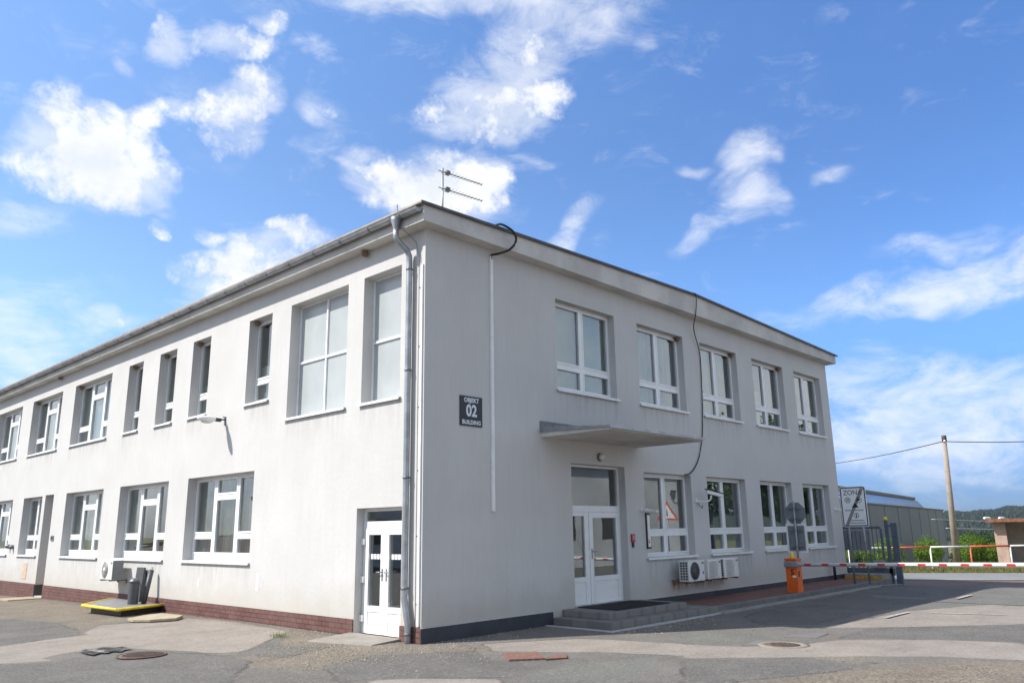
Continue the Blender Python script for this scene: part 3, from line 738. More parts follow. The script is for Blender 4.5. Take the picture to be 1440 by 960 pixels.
lt = MB(); lt.box(4.3, 5.5, 1.2, 1.4, 3.12, 3.2); lt.build('ceiling_light', 'ceiling_lamp', bld)
# steps
st = thing('entrance_steps', 'two tiled grey entrance steps in front of the main door', 'steps', (3.3, 0, 0))
MB().box(0, 3.75, -1.47, 0, -.2, .125).build('lower_step', 'grey_pavers', st, bevel=.008)
MB().box(.30, 3.02, -1.16, 0, .1255, .25).build('upper_step', 'grey_pavers', st, bevel=.008)
mt = MB(); mt.box(4.05, 5.9, -1.02, -.03, .252, .266)
for i in range(46): mt.box(4.07+i*.04, 4.09+i*.04, -1.0, -.05, .266, .272)
tag(mt.build('doormat', 'black_rubber'), 'black ribbed rubber doormat on the entrance steps', 'doormat')
# canopy
cy0 = 3.60
cm = MB(); cm.prism([(0, cy0), (1.72, cy0), (1.72, cy0+.055), (0, cy0+.17)], 3.08, 6.50, lambda p, q, t: (t, -p, q))
can = cm.build('canopy', 'eave_paint', bld, bevel=.004)
ce = MB()
ce.prism([(0, cy0+.10), (1.75, cy0+.035), (1.75, cy0+.075), (0, cy0+.205)], 3.055, 3.078, lambda p, q, t: (t, -p, q))
ce.prism([(0, cy0+.10), (1.75, cy0+.035), (1.75, cy0+.075), (0, cy0+.205)], 6.502, 6.525, lambda p, q, t: (t, -p, q))
ce.prism([(0, cy0+.173), (1.75, cy0+.058), (1.75, cy0+.080), (0, cy0+.20)], 3.078, 6.502, lambda p, q, t: (t, -p, q))
ce.box(3.055, 6.525, -1.762, -1.75, cy0+.025, cy0+.082)
ce.tube([(3.06, -1.77, cy0+.03), (3.06, -1.77, cy0-.04)], .018, 6)
ce.build('metal_edge', 'zinc', can)
cf = MB(); cf.box(3.06, 6.5, -.014, -.002, cy0+.20, cy0+.33); cf.build('wall_flashing', 'zinc_dark', can)
# small repairs on the sunlit wall
for (u, v, a, b) in ((5.35, .80, .10, .36), (8.05, .70, .08, .17)): pt = MB(); wbox(pt, WL, u-a/2, u+a/2, 0, .004, v-b/2, v+b/2); pt.build('paint_patch', 'white_paint', bld)
q = MB(); q.add([(7.55, -.002, .245), (10.1, -.002, .245), (10.1, -.002, .60), (7.55, -.002, .60)], [(0, 1, 2, 3)]); q.build('rust_stain', 'rust_stain', bld)
bp = MB(); wbox(bp, WL, 20.9, 21.35, 0, .012, .40, .92); bp.build('board_patch', 'beige_board', bld)
# ------------------------------------------------------------------ things on the building
# number sign
sg = thing('building_sign', 'dark blue sign with white words OBJEKT 02 BUILDING on the shaded wall', 'sign', (.85, 0, 3.66))
MB().box(0, .565, -.022, 0, 0, .553).build('panel', 'sign_navy', sg, bevel=.002)
tx = MB(); text_into(tx, 'OBJEKT', .112, .283, .475, -.025, 0, .004); text_into(tx, '02', .30, .285, .275, -.025, 0, .010, .92); text_into(tx, 'BUILDING', .105, .283, .065, -.025, 0, .004)
tx.build('lettering', 'letter_white', sg)
# cable trunking and cables
du = MB(); du.box(1.65, 1.72, -.045, 0, 2.13, 7.10); tag(du.build('cable_duct', 'white_plastic', bevel=.004), 'long white vertical cable duct on the shaded wall right of the number sign', 'cable duct')
def spline(pts, n=8):
    out = []; P = [Vector(p) for p in pts]; P = [2*P[0]-P[1]] + P + [2*P[-1]-P[-2]]
    for i in range(1, len(P)-2):
        for k in range(n):
            t = k/n; a, b, c, d = P[i-1:i+3]
            out.append(.5*((2*b)+(c-a)*t+(2*a-5*b+4*c-d)*t*t+(3*b-a-3*c+d)*t**3))
    out.append(P[-2]); return out
ca = MB(); ca.tube(spline([(1.58, -.20, 7.66), (1.62, -.38, 7.66), (1.86, -.47, 7.55), (1.95, -.46, 7.38), (1.86, -.38, 7.20), (1.72, -.2, 7.12), (1.685, -.04, 7.12), (1.685, -.03, 7.04)]), .024, 8)
tag(ca.build('cable', 'black_rubber'), 'thick black cable looping over the eave into the white duct', 'cable')
ca = MB(); ca.tube(spline([(9.0, -.25, 7.84), (9.05, -.35, 7.76), (9.06, -.31, 7.3), (9.22, -.12, 6.9), (9.60, -.03, 6.3), (9.58, -.03, 5.4), (9.52, -.03, 4.7), (9.45, -.03, 4.2), (9.36, -.03, 3.9), (9.2, -.03, 3.55), (9.0, -.03, 3.3), (8.78, -.03, 3.14), (8.6, -.03, 3.07), (8.45, -.03, 3.06)]), .014, 6)
tag(ca.build('cable', 'black_rubber'), 'thin black cable hanging from the roof edge down past the canopy', 'cable')
# antenna on the roof
an = thing('antenna', 'roof antenna mast with two stacked comb-like aerials above the corner', 'antenna', (1.29, 1.0, 7.55))
MB().tube([(0, 0, 0), (0, 0, 1.68)], .022, 8).build('mast', 'galvanised', an)
for z in (1.60, 1.22):
    bm_ = MB(); d = Vector((.742, -.12, -.02)).normalized()
    a0 = Vector((-.10, .016, z)); a1 = Vector((0, 0, z))+d*1.02
    bm_.tube([a0, a1], .010, 6); bm_.box(.08, .17, -.06, .03, z-.035, z+.045)
    e = Vector((-d.y, d.x, 0)).normalized()
    for k in range(11):
        c = Vector((0, 0, z))+d*(.12+.088*k); L = .13-.006*k
        bm_.tube([c-e*L, c+e*L], .004, 5); bm_.tube([c-Vector((0, 0, .045)), c+Vector((0, 0, .02))], .004, 5)
    bm_.build('aerial', 'zinc_dark', an)
# lamp over the steps
lo = thing('wall_light', 'small round bulkhead light above the entrance door', 'wall light', (5.01, 0, 3.30))
Mx = Matrix.Rotation(PI/2, 4, 'X')
MB().lathe([(.085, 0), (.09, .03), (.08, .05)], 16, 0, Mx).build('housing', 'zinc_dark', lo)
MB().lathe([(.075, .05), (.07, .09), (.045, .12), (.001, .13)], 16, 0, Mx).build('lamp_shade', 'milky_lamp', lo)
# street lamp on the sunlit wall
sl = thing('street_lamp', 'white street lamp head on a short bracket on the sunlit wall', 'street lamp', (0, 7.28, 4.41), LEFT)
b = MB(); b.box(-.03, .03, -.02, 0, -.10, .10); b.tube([(0, 0, .03), (0, -.08, .03), (0, -.14, .01)], .022, 8); b.tube([(0, -.02, .08), (0, -.07, .10)], .012, 6); b.build('bracket', 'steel_grey', sl)
h = MB(); h.prism([(-.12, .05), (-.27, .055), (-.27, -.025), (-.12, -.03)], -.05, .05, lambda p, q, t: (t, p, q)); h.build('neck', 'black_plastic', sl, bevel=.012)
s = MB(); s.lathe([(.001, -.03), (.05, -.02), (.085, .06), (.10, .2), (.085, .30), (.05, .34)], 16, 0, Matrix.Translation((0, -.65, .015)) @ Matrix.Scale(1.15, 4, (0, 1, 0)) @ Matrix.Rotation(-PI/2, 4, 'X') @ Matrix.Scale(.75, 4, (0, 1, 0)))
s.build('head', 'white_plastic', sl)
s = MB(); s.lathe([(.001, 0), (.045, .02), (.07, .10), (.07, .2), (.03, .28)], 14, 0, Matrix.Translation((0, -.60, -.045)) @ Matrix.Rotation(-PI/2, 4, 'X') @ Matrix.Scale(.7, 4, (0, 1, 0)))
s.build('lamp_shade', 'milky_lamp', sl)
# air conditioners
def aircon(w, d, hgt, name_label, loc, rot, off, style, group):
    t = thing('air_conditioner', name_label, 'air conditioner', loc, rot, group)
    m = MB(); m.box(-w/2, w/2, -off-d, -off, 0, hgt); m.build('casing', 'ac_white', t, bevel=.012)
    if style == 3: MB().box(w/2+.001, w/2+.008, -off-d+.004, -off-.004, .01, hgt-.01).build('side_shade', 'ac_side_shade', t)  # thin grey sheet that paints shade onto the end of the white casing
    g = MB()
    for i in range(3):
        for j in range(7): g.box(-w/2-.004, -w/2+.004, -off-d+.03+i*.07, -off-d+.085+i*.07, .04+j*hgt/8, .04+(j+.75)*hgt/8)
    g.build('side_grille', 'ac_grille' if style != 1 else 'white_plastic', t)
    cx = -w*.13; cz = hgt*.5; R = hgt*.42; f = MB(); yf = -off-d
    if style == 0 or style == 3:
        f.lathe([(R*.98, 0), (R*.98, .004), (.001, .004)], 28, 0, Matrix.Translation((cx, yf-.001, cz)) @ Mx)
        ring = MB()
        for q in (1.0, .84, .68, .52, .36, .2): ring.tube([(cx+R*q*math.cos(a), yf-.010, cz+R*q*math.sin(a)) for a in np.linspace(0, 2*PI, 25)], .0045, 5)
        for a in np.arange(0, PI, PI/6): ring.tube([(cx-R*math.cos(a), yf-.012, cz-R*math.sin(a)), (cx+R*math.cos(a), yf-.012, cz+R*math.sin(a))], .0045, 5)
        f.build('fan_opening', 'ac_grille', t); ring.build('fan_guard', 'ac_white' if style == 3 else 'zinc_dark', t)
        if style == 3:
            hub = MB(); hub.lathe([(R*.25, 0), (R*.25, .02), (.001, .024)], 18, 0, Matrix.Translation((cx, yf-.004, cz)) @ Mx); hub.build('fan_hub', 'white_plastic', t)
    else:
        f.box(cx-R*1.02, cx+R*1.02, yf-.012, yf, cz-R*1.02, cz+R*1.02)
        for j in range(15): f.box(cx-R, cx+R, yf-.018, yf-.012, cz-R+.01+j*R*2/15, cz-R+.02+j*R*2/15, 1)
        f.build('front_grille', ['sill_white', 'zinc'], t)
    bb = MB(); bb.box(w*.33, w*.45, yf-.004, yf+.004, hgt*.82, hgt*.90); bb.build('badge', 'zinc_dark', t)
    if style == 0: bb = MB(); bb.box(w*.36, w*.42, yf-.004, yf+.004, hgt*.32, hgt*.46); bb.build('sticker', 'blue_mark', t)
    for x in (-w*.38, w*.36):
        br = MB(); br.box(x-.02, x+.02, yf-.02, 0, -.035, -.004); br.box(x-.015, x+.015, -.03, 0, -.10, -.035)
        br.build('bracket', 'rust' if style != 3 else 'zinc_dark', t)
    return t
GA = 'air conditioners under the ground floor windows'
aircon(.72, .26, .47, 'air conditioner with a round dark fan grille, the one nearest the entrance steps', (7.97, 0, .56), 0, .21, 0, GA)
aircon(.64, .24, .45, 'air conditioner with a square pale grille between its two neighbours', (8.83, 0, .57), 0, .21, 1, GA)
aircon(.73, .25, .46, 'air conditioner with dark side vents and a square grille, the one nearest the barrier', (9.66, 0, .565), 0, .20, 2, GA)
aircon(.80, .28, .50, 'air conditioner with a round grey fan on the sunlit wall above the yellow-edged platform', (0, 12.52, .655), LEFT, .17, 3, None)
# cameras
def cctv(label, loc, kind):
    t = thing('security_camera', label, 'camera', loc)
    if kind == 'long':
        MB().lathe([(.055, 0), (.055, .02), (.03, .04)], 12, 0, Mx).build('wall_mount', 'white_plastic', t)
        a = MB(); a.tube(spline([(0, -.03, 0), (.05, -.2, -.03), (.13, -.32, .02), (.15, -.34, .13)]), .022, 8); a.build('arm', 'white_plastic', t)
        M2 = Matrix.Translation((.20, -.36, .19)) @ Matrix.Rotation(math.radians(-35), 4, 'Z') @ Matrix.Rotation(math.radians(14), 4, 'Y')
        h = MB(); h.box(-.17, .26, -.055, .055, -.045, .035, 0, M2); h.build('housing', 'white_plastic', t, bevel=.008)
        h = MB(); h.box(-.20, .28, -.07, .07, .045, .06, 0, M2); h.build('sun_shield', 'black_plastic', t)
        h = MB(); h.tube(spline([(.0, -.03, -.05), (.03, -.1, -.14), (.08, -.12, -.17), (.12, -.1, -.1)]), .008, 6); h.build('cable', 'black_rubber', t)
    else:
        MB().lathe([(.05, 0), (.05, .025), (.025, .035)], 12, 0, Mx).build('wall_mount', 'white_plastic', t)
        M2 = Matrix.Translation((.10, -.16, -.02)) @ Matrix.Rotation(math.radians(-40), 4, 'Z') @ Matrix.Rotation(math.radians(8), 4, 'Y')
        h = MB(); h.tube([(0, -.02, 0), (.05, -.1, 0)], .014, 6); h.build('arm', 'white_plastic', t)
        h = MB(); h.lathe([(.035, -.11), (.038, -.1), (.038, .13), (.043, .13), (.043, .2)], 12, 0, M2 @ Matrix.Rotation(PI/2, 4, 'Y')); h.lathe([(.036, .165), (.001, .165)], 12, 1, M2 @ Matrix.Rotation(PI/2, 4, 'Y')); h.build('housing', ['white_plastic', 'black_plastic'], t)
cctv('small white bullet camera above the vertical white nameplate', (6.50, 0, 2.19), 'short')
cctv('larger white camera with dark sun shield on a bent arm between two windows', (8.95, 0, 2.42), 'long')
cctv('tiny camera at the far end of the shaded wall beside the ZONA sign', (17.72, 0, 2.28), 'short')
# nameplate and call box beside the door
np_ = thing('nameplate', 'narrow vertical white nameplate with black end caps beside the entrance', 'nameplate', (6.72, 0, 1.32))
MB().box(-.055, .055, -.035, 0, .045, .755).build('panel', 'white_plastic', np_)
MB().box(-.06, .06, -.042, 0, 0, .045).box(-.06, .06, -.042, 0, .755, .80).box(-.075, -.056, -.042, 0, 0, .80).build('end_cap', 'black_plastic', np_)
r_ = MB(); r_.box(-.025, .03, -.037, -.035, .13, .17); r_.box(-.03, .0, -.037, -.035, .18, .21); r_.build('mark', 'red_paint', np_)
cb = thing('call_box', 'small red and black call box right of the entrance door', 'call box', (6.10, 0, 1.39))
MB().box(-.06, .06, -.04, 0, .09, .27).build('casing', 'red_paint', cb, bevel=.004); MB().box(-.035, .035, -.043, -.04, .14, .24).build('screen', 'zinc', cb); MB().box(-.03, .03, -.03, 0, -.02, .09).build('reader', 'black_plastic', cb)
kp = thing('keypad', 'small grey keypad beside the far recessed door', 'keypad', (0, 18.62, 1.67), LEFT)
MB().box(-.12, .12, -.03, 0, 0, .16).build('casing', 'zinc', kp); MB().box(-.09, .09, -.034, -.03, .03, .13).build('buttons', 'black_plastic', kp)
for y, dz, l in ((22.75, 0, 'nearer'), (23.15, .02, 'farther')):
    k = MB(); k.lathe([(.07, 0), (.08, .06), (.05, .14)], 10, 0, Mx); k.box(-.03, .03, -.16, -.1, -.06, .02)
    tag(k.build('wall_socket', 'zinc_dark', loc=(0, y, 1.45+dz), rotz=LEFT), 'small dark wall fitting, %s of two between the far windows' % ('left' if l == 'farther' else 'right'), 'socket')
# martins' nests under the lintels
NG = 'mud nests under the lintels'
def nest(loc, label, s=.78):
    m = MB(); n = 14; rings = []
    vs = []; prof = [(.02, -.085), (.06, -.07), (.085, -.03), (.09, .01), (.085, .045)]
    for r, z in prof:
        for k in range(n):
            a = k*2*PI/n; j = 1+.14*noise.noise(Vector((math.cos(a)*2+loc[1], math.sin(a)*2, z*20+loc[2])))
            vs.append((r*s*j*math.cos(a), r*s*j*math.sin(a), z*s))
    fs = [(i*n+k, i*n+(k+1) % n, (i+1)*n+(k+1) % n, (i+1)*n+k) for i in range(len(prof)-1) for k in range(n)]
    m.add(vs, fs, 0, True); m.add(vs[:n], [tuple(range(n))])
    tag(m.build('bird_nest', 'nest_mud', loc=loc), label, 'nest', NG)
nest((.13, 6.28, 6.65), 'mud nest in the narrow window nearest the two-light milky window')
nest((.13, 9.22, 6.65), 'mud nest in the second narrow window from the milky windows')
nest((.13, 11.25, 6.65), 'mud nest in the third narrow window from the milky windows')
nest((.13, 13.42, 6.66), 'mud nest in the narrow window farthest from the corner', .8)
nest((.13, 17.92, 6.65), 'mud nest in the nearest three-light upper window')
nest((.13, 22.40, 6.65), 'mud nest in the middle three-light upper window')
nest((-.09, 1.75, 7.17), 'mud nest under the eave near the downpipe')
nest((-.09, 19.5, 7.17), 'mud nest under the eave far along the sunlit wall')
nest((8.70, .10, 6.59), 'mud nest in the second upper window of the shaded wall')
nest((11.59, .10, 6.59), 'mud nest in the third upper window of the shaded wall')
nest((14.6, .10, 6.59), 'mud nest in the fourth upper window of the shaded wall', .8)

# ------------------------------------------------------------------ things by the sunlit wall
zp = -.06
pf = thing('lift_platform', 'low steel platform with bright yellow edges against the sunlit wall', 'platform', (0, 0, zp))
P0, P1, P2, P3 = (-.06, 9.75), (-1.30, 9.30), (-1.34, 11.42), (-.06, 12.9)
def quad_prism(mb, pts, z0, z1, mi=0): mb.prism(pts, z0, z1, lambda p, q, t: (p, q, t), mi); return mb
quad_prism(MB(), [P0, P1, P2, P3], .16, .20).build('deck', 'deck_steel', pf)
e = MB()
for a, b in ((P0, P1), (P1, P2), (P2, P3)): e.tube([(*a, .185), (*b, .185)], .035, 8)
e.build('edge_rail', 'yellow_paint', pf)
ins = lambda p, k: (p[0]*k-.02, 10.8+(p[1]-10.8)*k)
quad_prism(MB(), [ins(P0, .9), ins(P1, .85), ins(P2, .85), ins(P3, .9)], -.02, .16).build('base', 'black_plastic', pf)
zt = zp+.20
bn = thing('litter_bin', 'dark grey cylindrical litter bin with a lid on the platform', 'bin', (-.52, 10.42, zt))
MB().lathe([(.120, 0), (.120, .02), (.124, .50), (.120, .52)], 20).build('body', 'bin_grey', bn)
MB().lathe([(.135, .525), (.135, .545), (.09, .60), (.03, .62), (.001, .62)], 20).build('lid', 'steel_grey', bn)
MB().tube([(.08, -.07, .52), (.12, -.11, .44), (.12, -.11, .2)], .010, 6).build('handle', 'steel_grey', bn)
tb = thing('metal_tube', 'dark grey tube with a ring on top leaning beside the litter bin', 'tube', (-.30, 10.30, zt), math.radians(8))
MB().tube([(0, 0, 0), (.15, .03, .80)], .062, 18).build('body', 'bin_grey', tb)
MB().tube([(.155+.03*math.cos(a), .03, .82+.04*math.sin(a)) for a in np.linspace(0, 2*PI, 15)], .010, 6).build('ring', 'zinc', tb)
pl_ = MB(); pl_.prism([(-.02, 0), (-.16, 0), (-.09, .84), (-.05, .84)], 10.95, 11.42, lambda p, q, t: (p, t, q))
tag(pl_.build('steel_sheet', 'bin_grey', loc=(0, 0, zt), bevel=.006), 'dark steel sheet leaning on the wall behind the litter bin', 'sheet')
bd = MB(); bd.prism([(-1.50, 8.15), (-1.55, 7.75), (-1.30, 7.45), (-.80, 7.32), (-.42, 7.80), (-.52, 8.70), (-.95, 8.62)], -.022, .028, lambda p, q, t: (p, q, t))
tag(bd.build('plywood_board', 'plywood', bevel=.005), 'pale plywood board lying on the asphalt by the brick plinth', 'board')
ra = MB(); ra.add([(-.0, 1.95, -.02), (-.0, .50, -.02), (-.62, .52, -.02), (-.95, 1.9, -.02), (-.0, 1.95, .045), (-.0, .50, .045), (-.60, .52, .008), (-.93, 1.88, .008)],
                  [(0, 1, 2, 3), (4, 5, 6, 7), (0, 1, 5, 4), (1, 2, 6, 5), (2, 3, 7, 6), (3, 0, 4, 7)])
tag(ra.build('door_ramp', 'concrete', bevel=.004), 'worn concrete ramp slab before the side door', 'ramp')
ra = MB(); ra.box(-1.0, -.03, 18.9, 20.0, -.4, -.13); tag(ra.build('door_step', 'plywood'), 'pale step before the far recessed door', 'step')

# grit and weeds along the foot of the walls
def grit():
    rr = random.Random(9); m = MB(); V = []; F = []
    for k in range(5200):
        q = rr.random()
        if q < .45: y = rr.uniform(-.3, 17); x = -.04-abs(rr.gauss(0, .28)) if y > 2 or y < .5 else -.9-abs(rr.gauss(0, .3))
        elif q < .75: x = rr.gauss(-.9, .9); y = rr.gauss(.1, .8)
        else: x = rr.uniform(-.1, 6); y = -.05-abs(rr.gauss(0, .35)) if x < 3 else -1.7-abs(rr.gauss(0, .3))
        if x > -.03 and y > -.04: continue
        r = rr.uniform(.004, .013)*(1.8 if rr.random() < .06 else 1); z = gz(x, y)-.008; o = len(V); a = rr.random()*6
        for i in range(5): V.append((x+r*math.cos(a+i*1.257)*rr.uniform(.7, 1.3), y+r*math.sin(a+i*1.257)*rr.uniform(.7, 1.3), z))
        V.append((x+rr.uniform(-.3, .3)*r, y, z+r*rr.uniform(.9, 1.5)))
        F += [(o+i, o+(i+1) % 5, o+5) for i in range(5)]
    tag(m.add(V, F).build('loose_grit', 'grit_stone'), 'loose grit and small stones along the foot of the walls', 'grit', kind='stuff')
grit()
def weed(x, y, label, n, s):
    rr = random.Random(n); V = []; F = []
    for k in range(n):
        a = rr.random()*6.28; q = s*rr.random()**.6; cx, cy = x+q*math.cos(a), y+q*math.sin(a)*2.2; h = rr.uniform(.02, .075); b = rr.random()*6.28; w = .006
        o = len(V); V += [(cx-w*math.cos(b), cy-w*math.sin(b), gz(x, y)-.01), (cx+w*math.cos(b), cy+w*math.sin(b), gz(x, y)-.01), (cx+rr.uniform(-.03, .03), cy+rr.uniform(-.03, .03), gz(x, y)+h)]; F.append((o, o+1, o+2))
    me = bpy.data.meshes.new('weed_tuft'); me.from_pydata(V, [], F); at = me.attributes.new('tint', 'FLOAT', 'POINT'); at.data.foreach_set('value', [rr.uniform(.2, .8) for _ in V]); me.materials.append(MATS['shrub_leaf'])
    o = bpy.data.objects.new('weed_tuft', me); COL.objects.link(o); tag(o, label, 'weed', kind='stuff')
pw = on_yard(393, 894); weed(pw.x, pw.y, 'small green weed tuft in the asphalt seam before the brick plinth', 70, .13)
# ------------------------------------------------------------------ gateway
bc = thing('barrier', 'orange boom barrier with a white and red arm lowered across the drive', 'barrier', (11.55, -1.18, .11))
m = MB(); m.box(-.15, .15, -.165, .14, 0, .80); m.box(-.16, .16, -.18, .155, .80, .85); m.build('cabinet', 'orange_paint', bc, bevel=.012)
m = MB(); text_into(m, '5', .26, -.0, 0, 0, 0, .008)
m = MB(); text_into(m, '5', .20, .05, .50, -.0, 0, .006)
m.v = [(-.1545, -x+.01, z) for x, y, z in m.v]; m.build('lettering', 'letter_black', bc)
m = MB(); m.box(-.156, -.150, -.14, -.04, .38, .43); m.build('label', 'white_plastic', bc); m = MB(); m.box(-.08, .0, -.171, -.164, .40, .54); m.build('lock', 'black_plastic', bc)
m = MB(); m.box(-.19, -.02, -.20, .16, .63, .78); m.build('arm_bracket', 'zinc', bc, bevel=.01)
m = MB(); m.lathe([(.045, .85), (.05, .87), (.045, .93), (.04, .99), (.001, 1.01)], 12); m.build('beacon', 'yellow_paint', bc)
am = MB(); A0, A1 = Vector((-.12, -.12, .70)), Vector((-.05, -9.0, .84)); am.tube([A0, A1], .048, 14)
arm = am.build('boom', 'white_paint', bc)
for k in range(18):
    y = -1.66+1.2 - .452*k
    t = (y-A0.y)/(A1.y-A0.y); c = A0.lerp(A1, t); m = MB(); m.box(c.x-.0505, c.x-.040, c.y-.085, c.y+.085, c.z-.030, c.z+.026); m.build('reflector_band', 'red_paint', arm)
# road sign seen from behind
rs_ = thing('road_sign', 'octagonal and rectangular road signs seen from behind on a post beside the orange barrier', 'road sign', (12.0, -1.13, .11))
MB().tube([(0, 0, 0), (0, -.03, 2.30)], .030, 10).build('post', 'galvanised', rs_)
oc = [(.30*math.cos(PI/8+k*PI/4), .30*math.sin(PI/8+k*PI/4)) for k in range(8)]
m = MB(); m.prism(oc, .035, .05, lambda p, q, t: (t, p-.03, q+2.0), 0); m.prism([(p*.995, q*.995) for p, q in oc], .0502, .052, lambda p, q, t: (t, p-.03, q+2.0), 1)
m.box(-.03, .035, -.20, .14, 2.12, 2.14); m.box(-.03, .035, -.20, .14, 1.84, 1.86); m.build('octagon_plate', ['sign_back', 'red_paint'], rs_)
m = MB(); m.box(.035, .05, -.235, .215, 1.03, 1.67); m.box(.0502, .056, -.295, .275, .97, 1.73, 1); m.box(-.03, .035, -.19, .15, 1.55, 1.57); m.box(-.03, .035, -.19, .15, 1.13, 1.15)
m.build('rectangle_plate', ['sign_back', 'sign_white'], rs_)
# zone sign
zs = thing('zone_sign', 'white ZONA sign with a grey diagonal bar on two posts by the gate', 'sign', (15.5, -1.46, .10), LEFT)
W_, H_ = .76, 1.17; z0 = 1.62
def rrect(w, h, r, n=5):
    out = []
    for cx, cy, a0 in ((w/2-r, h/2-r, 0), (-w/2+r, h/2-r, PI/2), (-w/2+r, -h/2+r, PI), (w/2-r, -h/2+r, 1.5*PI)):
        for k in range(n+1): a = a0+PI/2*k/n; out.append((cx+r*math.cos(a), cy+r*math.sin(a)))
    return out
zc = z0+H_/2
F = lambda p, q, t: (p, t, q+zc)
m = MB(); m.prism(rrect(W_, H_, .06), -.045, -.03, F, 0)
m.prism(rrect(W_-.035, H_-.035, .05), -.0475, -.045, F, 1); m.prism(rrect(W_-.095, H_-.095, .03), -.050, -.0475, F, 0)
m.build('plate', ['sign_white', 'letter_black'], zs)
m = MB()
m.add([F(-.30, -.535, -.0515), F(-.20, -.535, -.0515), F(.335, .52, -.0515), F(.235, .535, -.0515)], [(0, 1, 2, 3)], 1)
text_into(m, 'ZONA', .205, 0, zc+.405, -.053, 0, .0, .92)
def ring(cx, cz, r):
    for k in range(24):
        a, b = 2*PI*k/24, 2*PI*(k+1)/24
        m.add([(cx+q*math.cos(t), -.053, cz+q*math.sin(t)) for q, t in ((r, a), (r, b), (r-.014, b), (r-.014, a))], [(0, 1, 2, 3)], 0)
ring(-.165, zc+.19, .085); ring(.165, zc+.19, .085); ring(.05, zc-.255, .075)
text_into(m, '20', .10, -.165, zc+.19, -.053, 0, .002)
m.box(.12, .20, -.0535, -.053, zc+.17, zc+.22); m.box(.10, .13, -.0535, -.053, zc+.16, zc+.19); m.box(.12, .19, -.0545, -.0535, zc+.20, zc+.235)
m.add([(-.06, -.0535, zc-.03), (.14, -.0535, zc-.03), (.04, -.0535, zc+.12)], [(0, 1, 2)], 0)
m.add([(.035, -.0535, zc-.31), (.065, -.0535, zc-.31), (.07, -.0535, zc-.24), (.03, -.0535, zc-.24)], [(0, 1, 2, 3)], 0)
m.lathe([(.016, -.0005), (.016, 0)], 10, 0, Matrix.Translation((.05, -.0535, zc-.215)) @ Mx)
for zz, x0, x1 in ((zc-.105, -.26, .27), (zc-.40, -.13, .27), (zc-.475, -.22, .29)):
    x = x0
    while x < x1:
        w = random.choice((.016, .02, .024)); m.box(x, min(x+w, x1), -.0535, -.0525, zz-.021, zz+.021, 2); x += w+.009
m.build('lettering', ['letter_black', 'band_grey', 'letter_grey'], zs)
for x in (-.23, .19): MB().tube([(x, 0, 0), (x, 0, z0+H_-.1)], .028, 10).build('post', 'galvanised', zs)
MB().box(-.23, .19, -.015, .015, 1.50, 1.54).box(-.23, .19, -.015, .015, .92, .95).box(-.3, .3, -.03, .0, z0+.1, z0+.13).box(-.3, .3, -.03, 0, z0+1.0, z0+1.03).build('cross_bar', 'galvanised', zs)
# sliding gate
gt = thing('sliding_gate', 'blue-grey sliding gate of vertical bars with a double guide post behind the ZONA sign', 'gate', (18.62, -1.25, -.02))
m = MB(); m.box(-.03, .03, .2, 5.2, 1.66, 1.74); m.box(-.05, .05, -.1, 5.2, .20, .42); m.box(-.03, .03, .15, .22, .42, 1.66); m.build('frame', 'gate_blue', gt)
for k in range(36): MB().box(-.012, .012, .32+k*.135, .345+k*.135, .42, 1.66).build('bar', 'gate_blue', gt)
m = MB(); m.box(-.05, .05, -.06, .05, -.12, 1.93); m.build('guide_post', 'gate_blue', gt, bevel=.006); m = MB(); m.box(-.05, .05, -.33, -.14, -.12, 1.84); m.box(-.04, .04, -.2, .0, 1.72, 1.78); m.build('guide_post', 'gate_blue', gt, bevel=.006)
m = MB(); m.lathe([(.055, 1.93), (.06, 1.95), (.05, 2.02), (.001, 2.04)], 12); m.build('beacon', 'yellow_paint', gt)
m = MB(); m.box(.0, .012, .55, 3.0, .98, 1.62); m.build('infill_sheet', 'gate_sheet', gt)
m = MB(); m.box(-.14, .02, .15, .50, .42, .66); m.build('motor_box', 'zinc', gt, bevel=.01)
yb = thing('gate_footing', 'low concrete footing with a yellow front edge under the gate', 'footing', (17.55, -1.25, .10))
MB().box(0.02, .85, -.05, 1.1, 0, .15).build('block', 'concrete', yb); MB().box(-.012, .02, -.05, 1.1, .0, .10).build('edge', 'footing_yellow', yb)
bo = MB(); bo.lathe([(.045, 0), (.045, .50), (.03, .53), (.001, .53)], 12); tag(bo.build('bollard', 'sign_navy', loc=(16.75, -.16, .11)), 'short dark bollard at the far end of the walkway', 'bollard')
# red and white railing beyond the road
R0 = NA(23.09, 12.64); rl = thing('railing', 'low railing with alternating red and white rails beyond the road', 'railing', R0)
RP = []
for k in range(-5, 8):
    n = 23.09+.49*k; n = max(n, 22.35); RP.append(NA(n, 12.64+1.57*k))
for i, p in enumerate(RP):
    red = (i % 2 == 0); c = 'rail_red' if red else 'rail_white'
    d = Vector((0, 0, 1.0)); p0 = p-R0
    MB().tube([p0-Vector((0, 0, .3)), p0+d*.98], .038, 8).build('post', c, rl)
    if i < len(RP)-1:
        q0 = RP[i+1]-R0; MB().tube([p0+d, q0+d], .042, 8).build('rail', c, rl)
